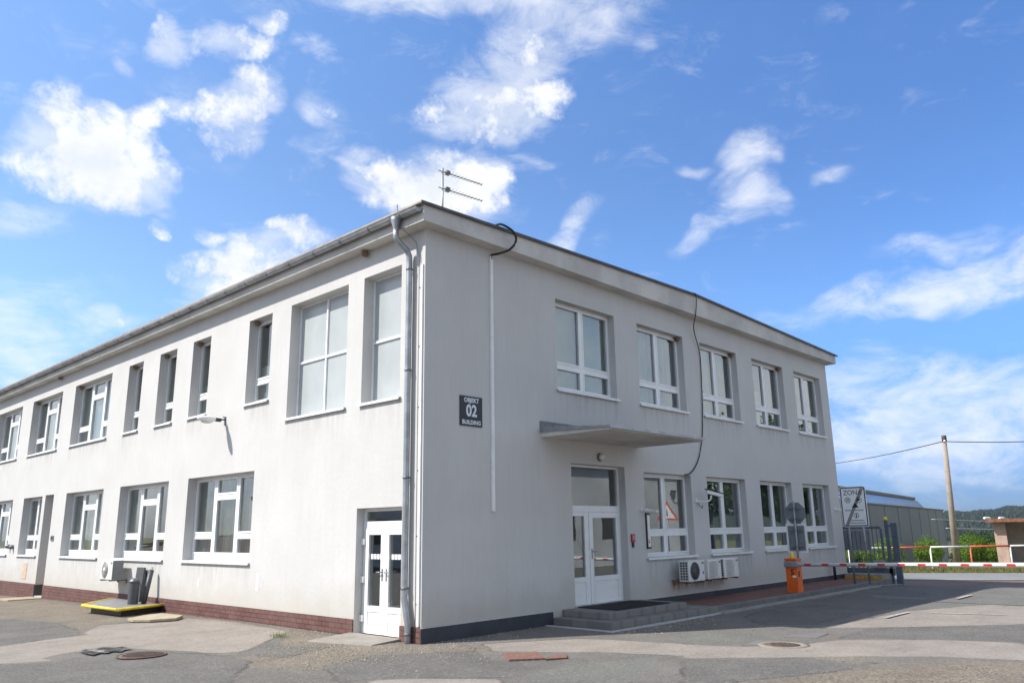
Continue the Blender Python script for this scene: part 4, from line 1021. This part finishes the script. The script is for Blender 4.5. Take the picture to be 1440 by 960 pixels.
# utility pole and its wires
pb = on_z(1346, 795, -.306); PT = CAM + ray(1327, 612)*39.7
up = thing('utility_pole', 'leaning tapered concrete utility pole beyond the road', 'utility pole', pb)
tv = PT-pb
MB().tube([(0, 0, -.4), tv*.5, tv], .172, 14, r1=.105).build('shaft', 'pole_concrete', up)
m = MB(); m.lathe([(.118, -.30), (.118, -.02), (.112, 0)], 12, 0, Matrix.Translation(tv)); m.lathe([(.04, 0), (.06, .05), (.03, .1)], 10, 1, Matrix.Translation(tv+Vector((-.14, -.04, -.34)))); m.build('insulator_band', ['rusty_iron', 'white_plastic'], up)
def wire(name, a, b, sag, r, mat, label, cat='wire'):
    pts = [a.lerp(b, t)-Vector((0, 0, sag*4*t*(1-t))) for t in np.linspace(0, 1, 13)]
    tag(MB().tube(pts, r, 6).build(name, mat), label, cat)
at = PT-Vector((0, 0, .30))
wire('wire', at+Vector((-.1, 0, 0)), CAM+ray(1120, 656)*70, .25, .022, 'black_rubber', 'black wire from the utility pole to behind the white building')
wire('wire', at+Vector((.1, 0, 0)), CAM+ray(1560, 614)*38.5, .12, .022, 'black_rubber', 'black wire running from the utility pole out to the right')
wire('wire', CAM+ray(1310, 730)*80, CAM+ray(1432, 734)*80, .0, .05, 'galvanised', 'upper pale cable between the grey hall and the shelter')
wire('wire', CAM+ray(1330, 742.5)*78, CAM+ray(1432, 745)*78, .0, .06, 'galvanised', 'lower pale cable between the grey hall and the shelter')
# shelter
sh = thing('bus_shelter', 'pinkish roadside shelter with a flat rust coloured roof', 'shelter', (36.83, -.23, -.306))
def nbox(n0, n1, a0, a1, z0, z1):
    m = MB(); N2 = Vector((.985, .174, 0)); A2 = Vector((.174, -.985, 0)); vs = [N2*(n-25.8)+A2*(a-15.75)+Vector((0, 0, z)) for z in (z0, z1) for a in (a0, a1) for n in (n0, n1)]; vs = [v*FAR_SCALE for v in vs]
    return m.add(vs, [(0, 2, 3, 1), (4, 5, 7, 6), (0, 1, 5, 4), (2, 6, 7, 3), (0, 4, 6, 2), (1, 3, 7, 5)])
nbox(25.8, 26.05, 15.75, 16.19, -.3, 1.80).build('pier', 'shelter_paint', sh); nbox(25.8, 26.05, 20.2, 20.65, -.3, 1.80).build('pier', 'shelter_paint', sh)
nbox(27.6, 27.8, 15.75, 20.65, -.3, 1.80).build('back_wall', 'shelter_inside', sh)
nbox(26.06, 27.6, 15.76, 15.95, -.3, 1.80).build('side_wall', 'shelter_inside', sh)
nbox(25.45, 28.1, 15.55, 21.0, 1.805, 1.86).build('roof', 'hall_roof', sh); nbox(25.40, 25.449, 15.50, 21.05, 1.79, 1.93).build('roof_edge', 'rust', sh); nbox(25.45, 28.1, 15.50, 15.548, 1.79, 1.93).build('roof_edge', 'rust', sh)
nbox(25.6, 27.59, 15.6, 20.7, -.3, .06).build('floor_slab', 'concrete', sh)
nbox(27.56, 27.598, 16.9, 18.6, 0.95, 1.55).build('notice_board', 'sill_white', sh)
nbox(27.15, 27.5, 16.9, 20.0, .42, .47).build('bench_seat', 'bark', sh)
for a in (17.1, 19.8): nbox(27.2, 27.45, a, a+.08, .06, .42).build('bench_leg', 'black_plastic', sh)
# far lamps behind the shelter
for px, hx, l in ((1409, 1384, 'left of the two lamp heads above the shelter roof'), (1428, 1405, 'right of the two lamp heads above the shelter roof')):
    b0 = CAM+ray(px, 800)*95; b0.z = -5.5; top = Vector((b0.x, b0.y, (CAM+ray(px, 728)*95).z))
    t = thing('street_lamp', 'distant white street lamp, '+l, 'street lamp', b0)
    m = MB(); m.tube([(0, 0, 0), (0, 0, top.z-b0.z)], .07, 8); m.build('pole', 'galvanised', t)
    d = (CAM+ray(hx, 728)*95)-b0; c = top-b0
    MB().tube([c, c.lerp(d, .5)], .05, 6).build('arm', 'galvanised', t)
    m = MB(); m.tube([c.lerp(d, .45), c.lerp(d, .6), c.lerp(d, .9), d], .16, 8, r1=.14); m.build('head', 'white_paint', t)
# grey industrial hall
he = Vector((.988, .155, 0)); hp = Vector((-.155, .988, 0)); HR = CAM+ray(1326, 717.5)*140; HZ = HR.z; HB = -6.5
hl_ = thing('industrial_hall', 'grey clad industrial hall with a glazed roof lantern beyond the road', 'building', (HR.x, HR.y, HB))
def hbox(mb, e0, e1, p0, p1, z0, z1, mi=0):
    vs = [he*e+hp*p+Vector((0, 0, z-HB)) for z in (z0, z1) for p in (p0, p1) for e in (e0, e1)]
    mb.add(vs, [(0, 2, 3, 1), (4, 5, 7, 6), (0, 1, 5, 4), (2, 6, 7, 3), (0, 4, 6, 2), (1, 3, 7, 5)], mi)
m = MB(); hbox(m, -88, 0, 0, 40, HB, HZ); m.build('wall', 'hall_panels', hl_)
m = MB(); hbox(m, -88.1, .15, -.15, 40.1, HZ+.002, HZ+.16); m.build('roof', 'hall_roof', hl_)
for e in np.arange(-84, 0, 9.2): m = MB(); hbox(m, e-.09, e+.09, -.04, -.002, HB, HZ); m.build('panel_joint', 'hall_roof', hl_)
m = MB(); hbox(m, .16, 14, 6, 30, HB, .55); m.build('annexe', 'hall_panels', hl_)
E0, E1 = -80, -9
m = MB(); z1_, z2_ = HZ+.17, HZ+1.75
m.add([he*e+hp*p+Vector((0, 0, z-HB)) for e, p, z in ((E0, 1.6, z1_), (E1, 1.6, z1_), (E1-1.2, 2.9, z2_), (E0, 2.9, z2_))], [(0, 1, 2, 3)])
lant = m.build('lantern_glazing', 'skylight_glass', hl_)
m = MB()
m.add([he*e+hp*p+Vector((0, 0, z-HB)) for e, p, z in ((E1, 1.6, z1_), (E1, 8, z1_), (E1-1.2, 6.6, z2_), (E1-1.2, 2.9, z2_))], [(0, 1, 2, 3)])
m.add([he*e+hp*p+Vector((0, 0, z-HB)) for e, p, z in ((E0, 1.66, z1_), (E1-.06, 1.66, z1_), (E1-1.26, 2.96, z2_), (E0, 2.96, z2_))], [(0, 1, 2, 3)])
hbox(m, E0, E1-1.1, 2.8, 6.8, z2_+.01, z2_+.40); m.build('lantern_roof', 'hall_roof', lant)
for e in np.arange(E0, E1, 1.9): MB().tube([he*e+hp*1.57+Vector((0, 0, z1_-HB)), he*e+hp*2.87+Vector((0, 0, z2_-HB))], .05, 4).build('glazing_bar', 'galvanised', lant)
# what the panes mirror from across the drive
ws = thing('warning_sign', 'red bordered triangular warning sign across the drive, mirrored in a ground floor window', 'road sign', (20.8, -8.0, -.25), math.radians(-122.7))
MB().tube([(0, .03, 0), (0, .03, 3.0)], .03, 10).build('post', 'galvanised', ws)
m = MB()
m = MB(); tri = lambda s: [(-s*.5, -s*.289), (s*.5, -s*.289), (0, s*.577)]
m.prism(tri(.95), -.012, 0, lambda p, q, t: (p, t, q+2.6), 0); m.prism(tri(.66), -.016, -.012, lambda p, q, t: (p, t, q+2.6), 1); m.box(-.02, .02, -.019, -.016, 2.50, 2.78, 2)
m.build('plate', ['rail_red', 'sign_white', 'letter_black'], ws)
# buildings behind the camera that the panes mirror
ob = thing('low_building', 'pale low building across the yard mirrored in the entrance door', 'building', (14, -17, 0))
m = MB(); m.box(0, 23, -9, 0, -.3, 5.2); m.build('wall', 'far_wall', ob); m = MB(); m.box(-.3, 23.3, -9.3, .3, 5.2, 5.5); m.build('roof', 'flashing', ob)
m = MB()
for x in (2, 6, 10, 14): m.box(x, x+1.6, -.02, .02, 1.2, 2.8)
m.build('window', 'curtain_dark', ob)
ob = thing('low_building', 'low grey building across the yard mirrored in the sunlit wall windows', 'building', (-26, 2, 0))
m = MB(); m.box(-8, 0, 0, 52, -1.5, 4.6); m.build('wall', 'far_wall', ob); m = MB(); m.box(-8.3, .3, -.3, 52.3, 4.6, 4.95); m.build('roof', 'flashing', ob)
m = MB()
for y in np.arange(3, 50, 5): m.box(-.02, .02, y, y+3, .9, 2.6)
m.build('window', 'curtain_dark', ob)

# ------------------------------------------------------------------ vegetation
def leaf_cloud(name, centres, n, leaf, mat, seed, parent=None, loc=None, droop=.2, wb=.22):
    """many small leaf faces spread through the volume of several clumps (cx,cy,cz,rx,ry,rz)"""
    r = np.random.default_rng(seed)
    vol = np.array([c[3]*c[4]*c[5] for c in centres]); pick = r.choice(len(centres), n, p=vol/vol.sum()); Cn = np.array(centres)[pick]
    d = r.normal(size=(n, 3)); d /= np.linalg.norm(d, axis=1)[:, None]; rad = r.random(n)**.42
    ang = d*1.0
    wob = 1+wb*np.sin(ang[:, 0]*7+seed)*np.cos(ang[:, 1]*6+seed*2)+wb*.7*np.sin(ang[:, 2]*11+seed)
    P = Cn[:, :3]+d*(rad*wob)[:, None]*Cn[:, 3:]
    nrm = d*.7+r.normal(size=(n, 3))*.6+np.array([0, 0, .4]); nrm /= np.linalg.norm(nrm, axis=1)[:, None]
    t = np.cross(nrm, r.normal(size=(n, 3))); t /= np.linalg.norm(t, axis=1)[:, None]; b = np.cross(nrm, t)
    s = leaf*(.6+.8*r.random(n))[:, None]
    V = np.stack([P-t*s, P-b*s*.55, P+t*s-np.array([0, 0, droop])*s, P+b*s*.55], 1).reshape(-1, 3)
    me = bpy.data.meshes.new(name); me.vertices.add(4*n); me.vertices.foreach_set('co', V.ravel()); me.loops.add(4*n); me.loops.foreach_set('vertex_index', np.arange(4*n))
    me.polygons.add(n); me.polygons.foreach_set('loop_start', np.arange(0, 4*n, 4)); me.polygons.foreach_set('loop_total', np.full(n, 4)); me.update(); me.validate()
    tint = np.clip(.45+.3*np.sin(P[:, 0]*3.1+P[:, 1]*2.3)*np.cos(P[:, 2]*3.7)+r.normal(size=n)*.25, 0, 1)
    at = me.attributes.new('tint', 'FLOAT', 'POINT'); at.data.foreach_set('value', np.repeat(tint, 4).astype(np.float32))
    me.materials.append(MATS[mat]); o = bpy.data.objects.new(name, me); COL.objects.link(o); o.parent = parent
    if loc is not None: o.location = loc
    return o
def stems(parent, n, h, spread, r, seed):
    rr = random.Random(seed); m = MB()
    for k in range(n):
        a = rr.random()*2*PI; q = spread*rr.uniform(.3, 1); m.tube([(.03*math.cos(a), .03*math.sin(a), -.1), (q*.5*math.cos(a), q*.5*math.sin(a), h*.45), (q*math.cos(a), q*math.sin(a), h)], r, 5, r1=r*.35)
    m.build('stem', 'bark', parent)
def shrub(px, dep, w, top, label, seed, zb=-.50):
    b = CAM+ray(px, 790)*dep; b.z = zb; h = (CAM+ray(px, top)*dep).z - zb
    t = thing('shrub', label, 'shrub', b, 0, 'clipped green shrubs beyond the road')
    rr = random.Random(seed); w *= .74; cs = [(0, 0, h*.52, w*.48, w*.48, h*.46)]
    for k in range(7): a = rr.random()*2*PI; cs.append((w*.32*math.cos(a), w*.32*math.sin(a), h*rr.uniform(.22, .72), w*.22, w*.22, h*.22))
    leaf_cloud('foliage', cs, 7000, .036, 'shrub_leaf', seed, t, wb=.08); stems(t, 7, h*.7, w*.3, .02, seed)
shrub(1308, 42.7, 2.1, 752, 'round green shrub between the gate post and the utility pole', 3)
shrub(1252, 42, 2.2, 754, 'green shrub right behind the gate post', 4)
shrub(1369, 42.7, 2.15, 748, 'round green shrub just right of the utility pole', 5)
shrub(1403, 44.5, 1.8, 760, 'looser green shrub between the round shrub and the shelter pier', 6)
shrub(1216, 41.9, 1.4, 771, 'low green shrub behind the middle of the gate', 7)
shrub(1192, 42, 1.8, 766, 'low green shrub behind the gate beside the building edge', 8)
def tree(loc, h, w, label, seed, mat='tree_leaf', n=9000, leaf=.16, group='trees beyond the road'):
    t = thing('leafy_tree', label, 'tree', loc, 0, group); rr = random.Random(seed)
    m = MB(); m.tube([(0, 0, -.3), (.1, 0, h*.3), (0, .1, h*.8)], h*.028, 8, r1=h*.008)
    for k in range(6):
        a = rr.random()*2*PI; z = h*rr.uniform(.25, .5); m.tube([(0, 0, z), (w*.22*math.cos(a), w*.22*math.sin(a), z+h*.15), (w*.4*math.cos(a), w*.4*math.sin(a), z+h*.25)], h*.012, 6, r1=h*.004)
    m.build('trunk', 'bark', t)
    cs = [(0, 0, h*.6, w*.36, w*.36, h*.36)]
    for k in range(11): a = rr.random()*2*PI; q = w*rr.uniform(.15, .4); cs.append((q*math.cos(a), q*math.sin(a), h*rr.uniform(.35, .88), w*.2, w*.2, h*.14))
    leaf_cloud('crown', cs, n, leaf, mat, seed, t)
for i, (px, dep, top, w, l) in enumerate([(1366, 92, 752, 5, 'dark tree right of the utility pole above the round shrub'), (1373, 110, 747, 6, 'tall far tree above the round shrub'),
                                         (1388, 90, 753, 4.5, 'dark tree left of the shelter roof'), (1398, 105, 748, 6, 'far tree touching the left edge of the shelter'), (1420, 100, 750, 6, 'tree mostly hidden by the shelter'), (1445, 95, 749, 6, 'tree behind the shelter at the picture edge')]):
    b = CAM+ray(px, 800)*dep; b.z = -6.0; tree(b, (CAM+ray(px, top)*dep).z+6.0, w, l, 20+i, n=5000, leaf=.20)
for i, (x, y, h) in enumerate([(40, -14.5, 9), (45, -14, 9.5), (50, -15.5, 10), (55, -15, 9)]):
    tree((x, y, 0), h, 6, ['leafy tree across the drive mirrored in the windows above the air conditioners', 'leafy tree across the drive mirrored in the window behind the road sign', 'leafy tree across the drive mirrored in the farthest ground floor window', 'leafy tree farthest along the drive, beyond the frame'][i], 40+i, 'tree_leaf', 6000, .22, 'trees across the drive')
# far wooded hill
def hills():
    azs = np.radians(np.concatenate([np.arange(40, 70, 3), np.arange(70, 90, .5), np.arange(90, 121, 3)])); rs = np.array([700, 850, 1000, 1150, 1300, 1400, 1500, 1700, 2200])
    def hz(az, r):
        d = math.degrees(az); ridge = 6.5+ (d-75.5)*1.45 + 1.2*math.sin(d*1.7)+.8*math.sin(d*4.1+1)
        ridge = max(2, min(ridge, 26)); t = min(1, max(0, (r-800)/600)); t = t*t*(3-2*t)
        return -16 + (ridge+16)*t
    vs = [(CAM.x+r*math.sin(a), CAM.y+r*math.cos(a), hz(a, r)) for r in rs for a in azs]; w = len(azs)
    fs = [(i*w+j, i*w+j+1, (i+1)*w+j+1, (i+1)*w+j) for i in range(len(rs)-1) for j in range(w-1)]
    m = MB().add(vs, fs, 0, True); tag(m.build('hills', 'hill_floor'), kind='structure')
    r = np.random.default_rng(5); V = []; Fc = []; T = []; nS = 7
    for k in range(7500):
        az = math.radians(r.uniform(70, 88)); rr = 820+600*math.sqrt(r.random()) if k % 3 else r.uniform(1330, 1440)
        h = r.uniform(8, 14); w_ = h*r.uniform(.16, .30); x, y, z = CAM.x+rr*math.sin(az), CAM.y+rr*math.cos(az), hz(az, rr)-.5
        con = r.random() < .7; prof = [(w_, .12), (w_*.62, .5), (w_*.25, .8), (0.01, 1)] if con else [(w_*.9, .15), (w_*1.25, .5), (w_*.9, .8), (.01, .95)]
        o = len(V); tt = float(np.clip(r.normal(.4, .25) + (0 if con else .3), 0, 1)); ph = r.random()*6
        for q, zz in prof:
            for s in range(nS): a = 2*PI*s/nS+ph; j = r.uniform(.7, 1.3); V.append((x+q*j*math.cos(a), y+q*j*math.sin(a), z+zz*h)); T.append(tt)
        for i in range(3):
            for s in range(nS): Fc.append((o+i*nS+s, o+i*nS+(s+1) % nS, o+(i+1)*nS+(s+1) % nS, o+(i+1)*nS+s))
    me = bpy.data.meshes.new('forest'); me.from_pydata(V, [], Fc); at = me.attributes.new('tint', 'FLOAT', 'POINT'); at.data.foreach_set('value', T); me.materials.append(MATS['forest_leaf'])
    o = bpy.data.objects.new('forest', me); COL.objects.link(o); tag(o, 'dark mixed forest covering the far hill', 'forest', kind='stuff')
simple('hill_floor', (.03, .045, .02), .95)
hills()

# ------------------------------------------------------------------ sun, sky and clouds
SUN = Vector((-6.3, 3.92, 7.65)).normalized()
elev = math.asin(SUN.z); azim = math.atan2(SUN.x, SUN.y)     # from +Y towards +X
sd = bpy.data.lights.new('sun', 'SUN'); sd.energy = 4.3; sd.angle = math.radians(.53); sd.color = (1, .955, .89)
so = bpy.data.objects.new('sun', sd); COL.objects.link(so); so.rotation_euler = SUN.to_track_quat('Z', 'Y').to_euler(); so.location = SUN*60
world = bpy.data.worlds.new('World'); scene.world = world; world.use_nodes = True
wn, wl = world.node_tree.nodes, world.node_tree.links
for n in list(wn): wn.remove(n)
def wnew(t, **kw):
    n = wn.new(t)
    for k, v in kw.items(): setattr(n, k, v)
    return n
def wmath(op, a, b=0.0, c=0.0, clamp=False):
    n = wnew('ShaderNodeMath', operation=op); n.use_clamp = clamp
    for i, v in enumerate((a, b, c)):
        if isinstance(v, (int, float)): n.inputs[i].default_value = v
        else: wl.new(v, n.inputs[i])
    return n.outputs[0]
def wrange(v, lo, hi, a=0.0, b=1.0):
    n = wnew('ShaderNodeMapRange', interpolation_type='SMOOTHSTEP'); n.clamp = True
    for k, x in (('From Min', lo), ('From Max', hi), ('To Min', a), ('To Max', b)): n.inputs[k].default_value = x
    wl.new(v, n.inputs['Value']); return n.outputs[0]
def wmix(f, a, b):
    n = wnew('ShaderNodeMix', data_type='RGBA')
    for i, v in ((0, f), (6, a), (7, b)):
        if isinstance(v, (int, float)): n.inputs[i].default_value = v
        elif isinstance(v, tuple): n.inputs[i].default_value = (*v, 1)
        else: wl.new(v, n.inputs[i])
    return n.outputs[2]
sky = wnew('ShaderNodeTexSky', sky_type='NISHITA'); sky.sun_disc = False; sky.sun_elevation = elev; sky.sun_rotation = SKYROT_SIGN*azim
sky.altitude = 300; sky.air_density = 1.0; sky.dust_density = .6; sky.ozone_density = 2.5
tc = wnew('ShaderNodeTexCoord'); DIR = tc.outputs['Generated']
def wnoise(vec, scale, detail, rough, dist=0.0):
    n = wnew('ShaderNodeTexNoise'); n.inputs['Scale'].default_value = scale; n.inputs['Detail'].default_value = detail; n.inputs['Roughness'].default_value = rough; n.inputs['Distortion'].default_value = dist
    wl.new(vec, n.inputs['Vector']); return n
# each cloud is an ellipse of sky around a direction taken from image pixels; noise breaks up its edge
def blobs(items):
    acc = None
    for (px, py, rx, ry, ang, st) in items:
        rx *= 1.36; ry *= 1.36; c = ray(px, py).normalized(); ca, sa = math.cos(math.radians(ang)), math.sin(math.radians(ang))
        ex = (ray(px+ca, py+sa).normalized()-c); ey = (ray(px-sa, py+ca).normalized()-c)
        kx, ky = ex.length, ey.length; ex = ex.normalized()/(kx*rx); ey = ey.normalized()/(ky*ry)
        e2 = None
        for v in (ex, ey):
            d = wnew('ShaderNodeVectorMath', operation='DOT_PRODUCT'); wl.new(DW, d.inputs[0]); d.inputs[1].default_value = v
            e2 = wmath('MULTIPLY', d.outputs['Value'], d.outputs['Value']) if e2 is None else wmath('MULTIPLY_ADD', d.outputs['Value'], d.outputs['Value'], e2)
        f = wmath('MAXIMUM', wmath('MULTIPLY_ADD', e2, -st, st), 0.0)
        acc = f if acc is None else wmath('SMOOTH_MAX', acc, f, .10)
    return acc
n1 = wnoise(DIR, 7, 3, .55)
warp = wnew('ShaderNodeVectorMath', operation='MULTIPLY_ADD'); sub = wnew('ShaderNodeVectorMath', operation='SUBTRACT'); sub.inputs[1].default_value = (.5, .5, .5)
wl.new(n1.outputs['Color'], sub.inputs[0]); wl.new(sub.outputs[0], warp.inputs[0]); warp.inputs[1].default_value = (.10, .10, .10); wl.new(DIR, warp.inputs[2])
DW = warp.outputs[0]
PUFF = [(120, 215, 95, 72, 10, 1), (88, 145, 42, 42, 0, .8), (50, 212, 60, 30, 0, .8), (180, 255, 62, 50, 10, .9), (205, 292, 36, 22, 20, .6), (240, 168, 66, 24, -15, .55), (325, 150, 60, 42, -35, .9), (350, 105, 38, 38, 0, .8), (338, 182, 36, 24, 20, .7),
        (240, 42, 34, 36, 20, .9), (300, 40, 70, 28, -10, .6), (372, 12, 30, 18, 0, .7), (445, 62, 42, 22, 15, .5), (452, 160, 40, 16, 30, .3),
        (705, 130, 85, 55, -10, 1), (650, 165, 58, 34, 0, .8), (735, 95, 55, 42, -20, .8), (650, 110, 55, 24, -10, .6), (612, 256, 100, 48, 0, 1), (680, 248, 40, 36, 0, .8), (520, 250, 40, 9, 10, .6),
        (345, 368, 85, 40, -8, .9), (330, 408, 60, 26, -10, .8), (425, 335, 55, 22, 5, .7), (295, 320, 34, 12, 5, .6), (212, 325, 20, 13, -15, .6), (180, 447, 28, 12, 10, .5)]
VEIL = [(455, 165, 50, 24, 30, .6), (620, -5, 230, 30, 0, 1), (800, 25, 120, 50, 5, .9), (740, 70, 70, 50, 0, .8), (905, 66, 22, 18, -30, .55), (740, 210, 46, 10, 0, .55), (60, 462, 120, 40, -5, .6), (25, 300, 60, 40, -20, .6), (20, 520, 60, 30, 0, .8), (170, 440, 60, 16, 0, .6), (90, 410, 90, 22, -8, .35),
        (815, 305, 58, 17, -48, .62), (1052, 225, 46, 26, -10, .8), (1048, 272, 46, 34, -20, .85), (990, 318, 46, 18, -38, .8), (1085, 280, 30, 16, 0, .5), (1160, 238, 26, 12, -15, .38), (1222, 275, 26, 9, 0, .5), (1288, 272, 30, 9, -10, .4), (970, 248, 30, 9, 10, .35),
        (1320, 405, 190, 30, -12, 1), (1420, 375, 90, 34, -10, .9), (1320, 342, 90, 20, -10, .6), (1180, 440, 130, 18, -6, .5), (1430, 345, 40, 20, 0, .7), (1240, 420, 90, 16, -8, .6), (1330, 560, 280, 60, -3, .75), (1290, 625, 260, 50, -2, .7), (280, 160, 90, 60, 0, .3), (120, 40, 40, 14, -30, .4), (95, 45, 20, 20, 0, .3), (180, 90, 30, 12, 30, .4)]
stc = wnew('ShaderNodeMapping'); stc.inputs['Scale'].default_value = (1, 1, 2.2); wl.new(DIR, stc.inputs['Vector'])
fv0 = wmath('MULTIPLY_ADD', wmath('SUBTRACT', wnoise(stc.outputs[0], 14, 10, .66, .5).outputs['Fac'], .5), 1.0, .5)
fb = wnoise(DIR, 16, 10, .62, .15).outputs['Fac']
bp_ = blobs(PUFF); fb2 = wnoise(DIR, 55, 6, .65).outputs['Fac']
nz = wmath('ADD', wmath('MULTIPLY', wmath('SUBTRACT', fb, .5), 2.5), wmath('MULTIPLY', wmath('SUBTRACT', fb2, .5), .55))
dp_ = wmath('MULTIPLY_ADD', nz, wrange(bp_, .0, .35), wmath('SUBTRACT', bp_, .03))
aP = wmath('MAXIMUM', wrange(dp_, .22, .95), wrange(wmath('MULTIPLY_ADD', wmath('SUBTRACT', fv0, .5), 1.7, bp_), .12, 1.05, 0, .62))
fv = wnoise(stc.outputs[0], 11, 10, .66, .4).outputs['Fac']
bv_ = blobs(VEIL); dv = wmath('MULTIPLY_ADD', wmath('MULTIPLY', wmath('SUBTRACT', fv, .5), 2.7), wrange(bv_, .0, .40), wmath('SUBTRACT', bv_, .04))
aV = wrange(dv, -.05, 1.5, 0, .74)
# unseen broken cloud behind and beside the camera, added to whiten and raise skylight
fdot = wnew('ShaderNodeVectorMath', operation='DOT_PRODUCT'); wl.new(DIR, fdot.inputs[0]); fdot.inputs[1].default_value = fwd
away = wrange(fdot.outputs['Value'], .78, .5)
gen = wrange(wnoise(DIR, 3.2, 9, .6, .3).outputs['Fac'], .45, .62, 0, .85)
aG = wmath('MULTIPLY', gen, away)
alpha = wmath('MAXIMUM', wmath('MAXIMUM', aP, aV), aG)
shade = wrange(wmath('ADD', wmath('MULTIPLY', bp_, .5), wmath('MULTIPLY', wnoise(DIR, 12, 7, .6).outputs['Fac'], 1.6)), .85, 1.7)
cloud = wmix(shade, CLOUD_LIT, CLOUD_GREY)
# clear-sky colour: a little deeper than the model's, with a duller horizon
sepd = wnew('ShaderNodeSeparateXYZ'); wl.new(DIR, sepd.inputs[0])
rd = wnew('ShaderNodeVectorMath', operation='DOT_PRODUCT'); wl.new(DIR, rd.inputs[0]); rd.inputs[1].default_value = rgt
gside = wmix(wrange(rd.outputs['Value'], -.55, .60), (1.12, 1.26, 1.40), (.66, .92, 1.26))
gel = wmix(wrange(sepd.outputs['Z'], .0, .27), (.36, .42, .62), (1, 1, 1))
gvw = wrange(fdot.outputs['Value'], .45, .80)
gup = wmix(wrange(sepd.outputs['Z'], .40, .60), (1, 1, 1), (1.05, 1.10, 1.12))
def wmul(a, b):
    n = wnew('ShaderNodeMix', data_type='RGBA', blend_type='MULTIPLY'); n.inputs[0].default_value = 1; wl.new(a, n.inputs[6]); wl.new(b, n.inputs[7]); return n.outputs[2]
grade = wmul(wmix(gvw, (1.25, 1.16, 1.05), gside), wmul(gel, gup))
skyc = wnew('ShaderNodeMix', data_type='RGBA', blend_type='MULTIPLY'); skyc.inputs[0].default_value = 1; wl.new(sky.outputs[0], skyc.inputs[6]); wl.new(grade, skyc.inputs[7])
bg = wnew('ShaderNodeBackground'); bg.inputs['Strength'].default_value = .123; wl.new(wmix(alpha, skyc.outputs[2], cloud), bg.inputs['Color'])
wo = wnew('ShaderNodeOutputWorld'); wl.new(bg.outputs[0], wo.inputs['Surface'])
vs_ = scene.view_settings; vs_.view_transform = 'Standard'; vs_.look = 'None'; vs_.gamma = 1; vs_.use_curve_mapping = False; vs_.exposure = EXPOSURE
scene.render.engine = 'CYCLES'
cy = scene.cycles; cy.max_bounces = 6; cy.diffuse_bounces = 3; cy.glossy_bounces = 3; cy.transmission_bounces = 3; cy.transparent_max_bounces = 8; cy.caustics_reflective = False; cy.caustics_refractive = False
world.cycles.sampling_method = 'MANUAL'; world.cycles.sample_map_resolution = 256

if HAZE:
    hm = bpy.data.materials.new('haze'); hm.use_nodes = True; nt = hm.node_tree; nt.nodes.remove(nt.nodes['Principled BSDF'])
    pv = nt.nodes.new('ShaderNodeVolumePrincipled'); pv.inputs['Color'].default_value = (.78, .86, .95, 1); pv.inputs['Density'].default_value = HAZE; pv.inputs['Anisotropy'].default_value = .3
    nt.links.new(pv.outputs[0], nt.nodes['Material Output'].inputs['Volume']); MATS['haze'] = hm
    hz_ = MB(); hz_.box(-300, 2600, -1200, 2600, -24, 48); o = hz_.build('haze', 'haze'); tag(o, 'thin pale haze lying over the far hill', 'haze', kind='stuff')
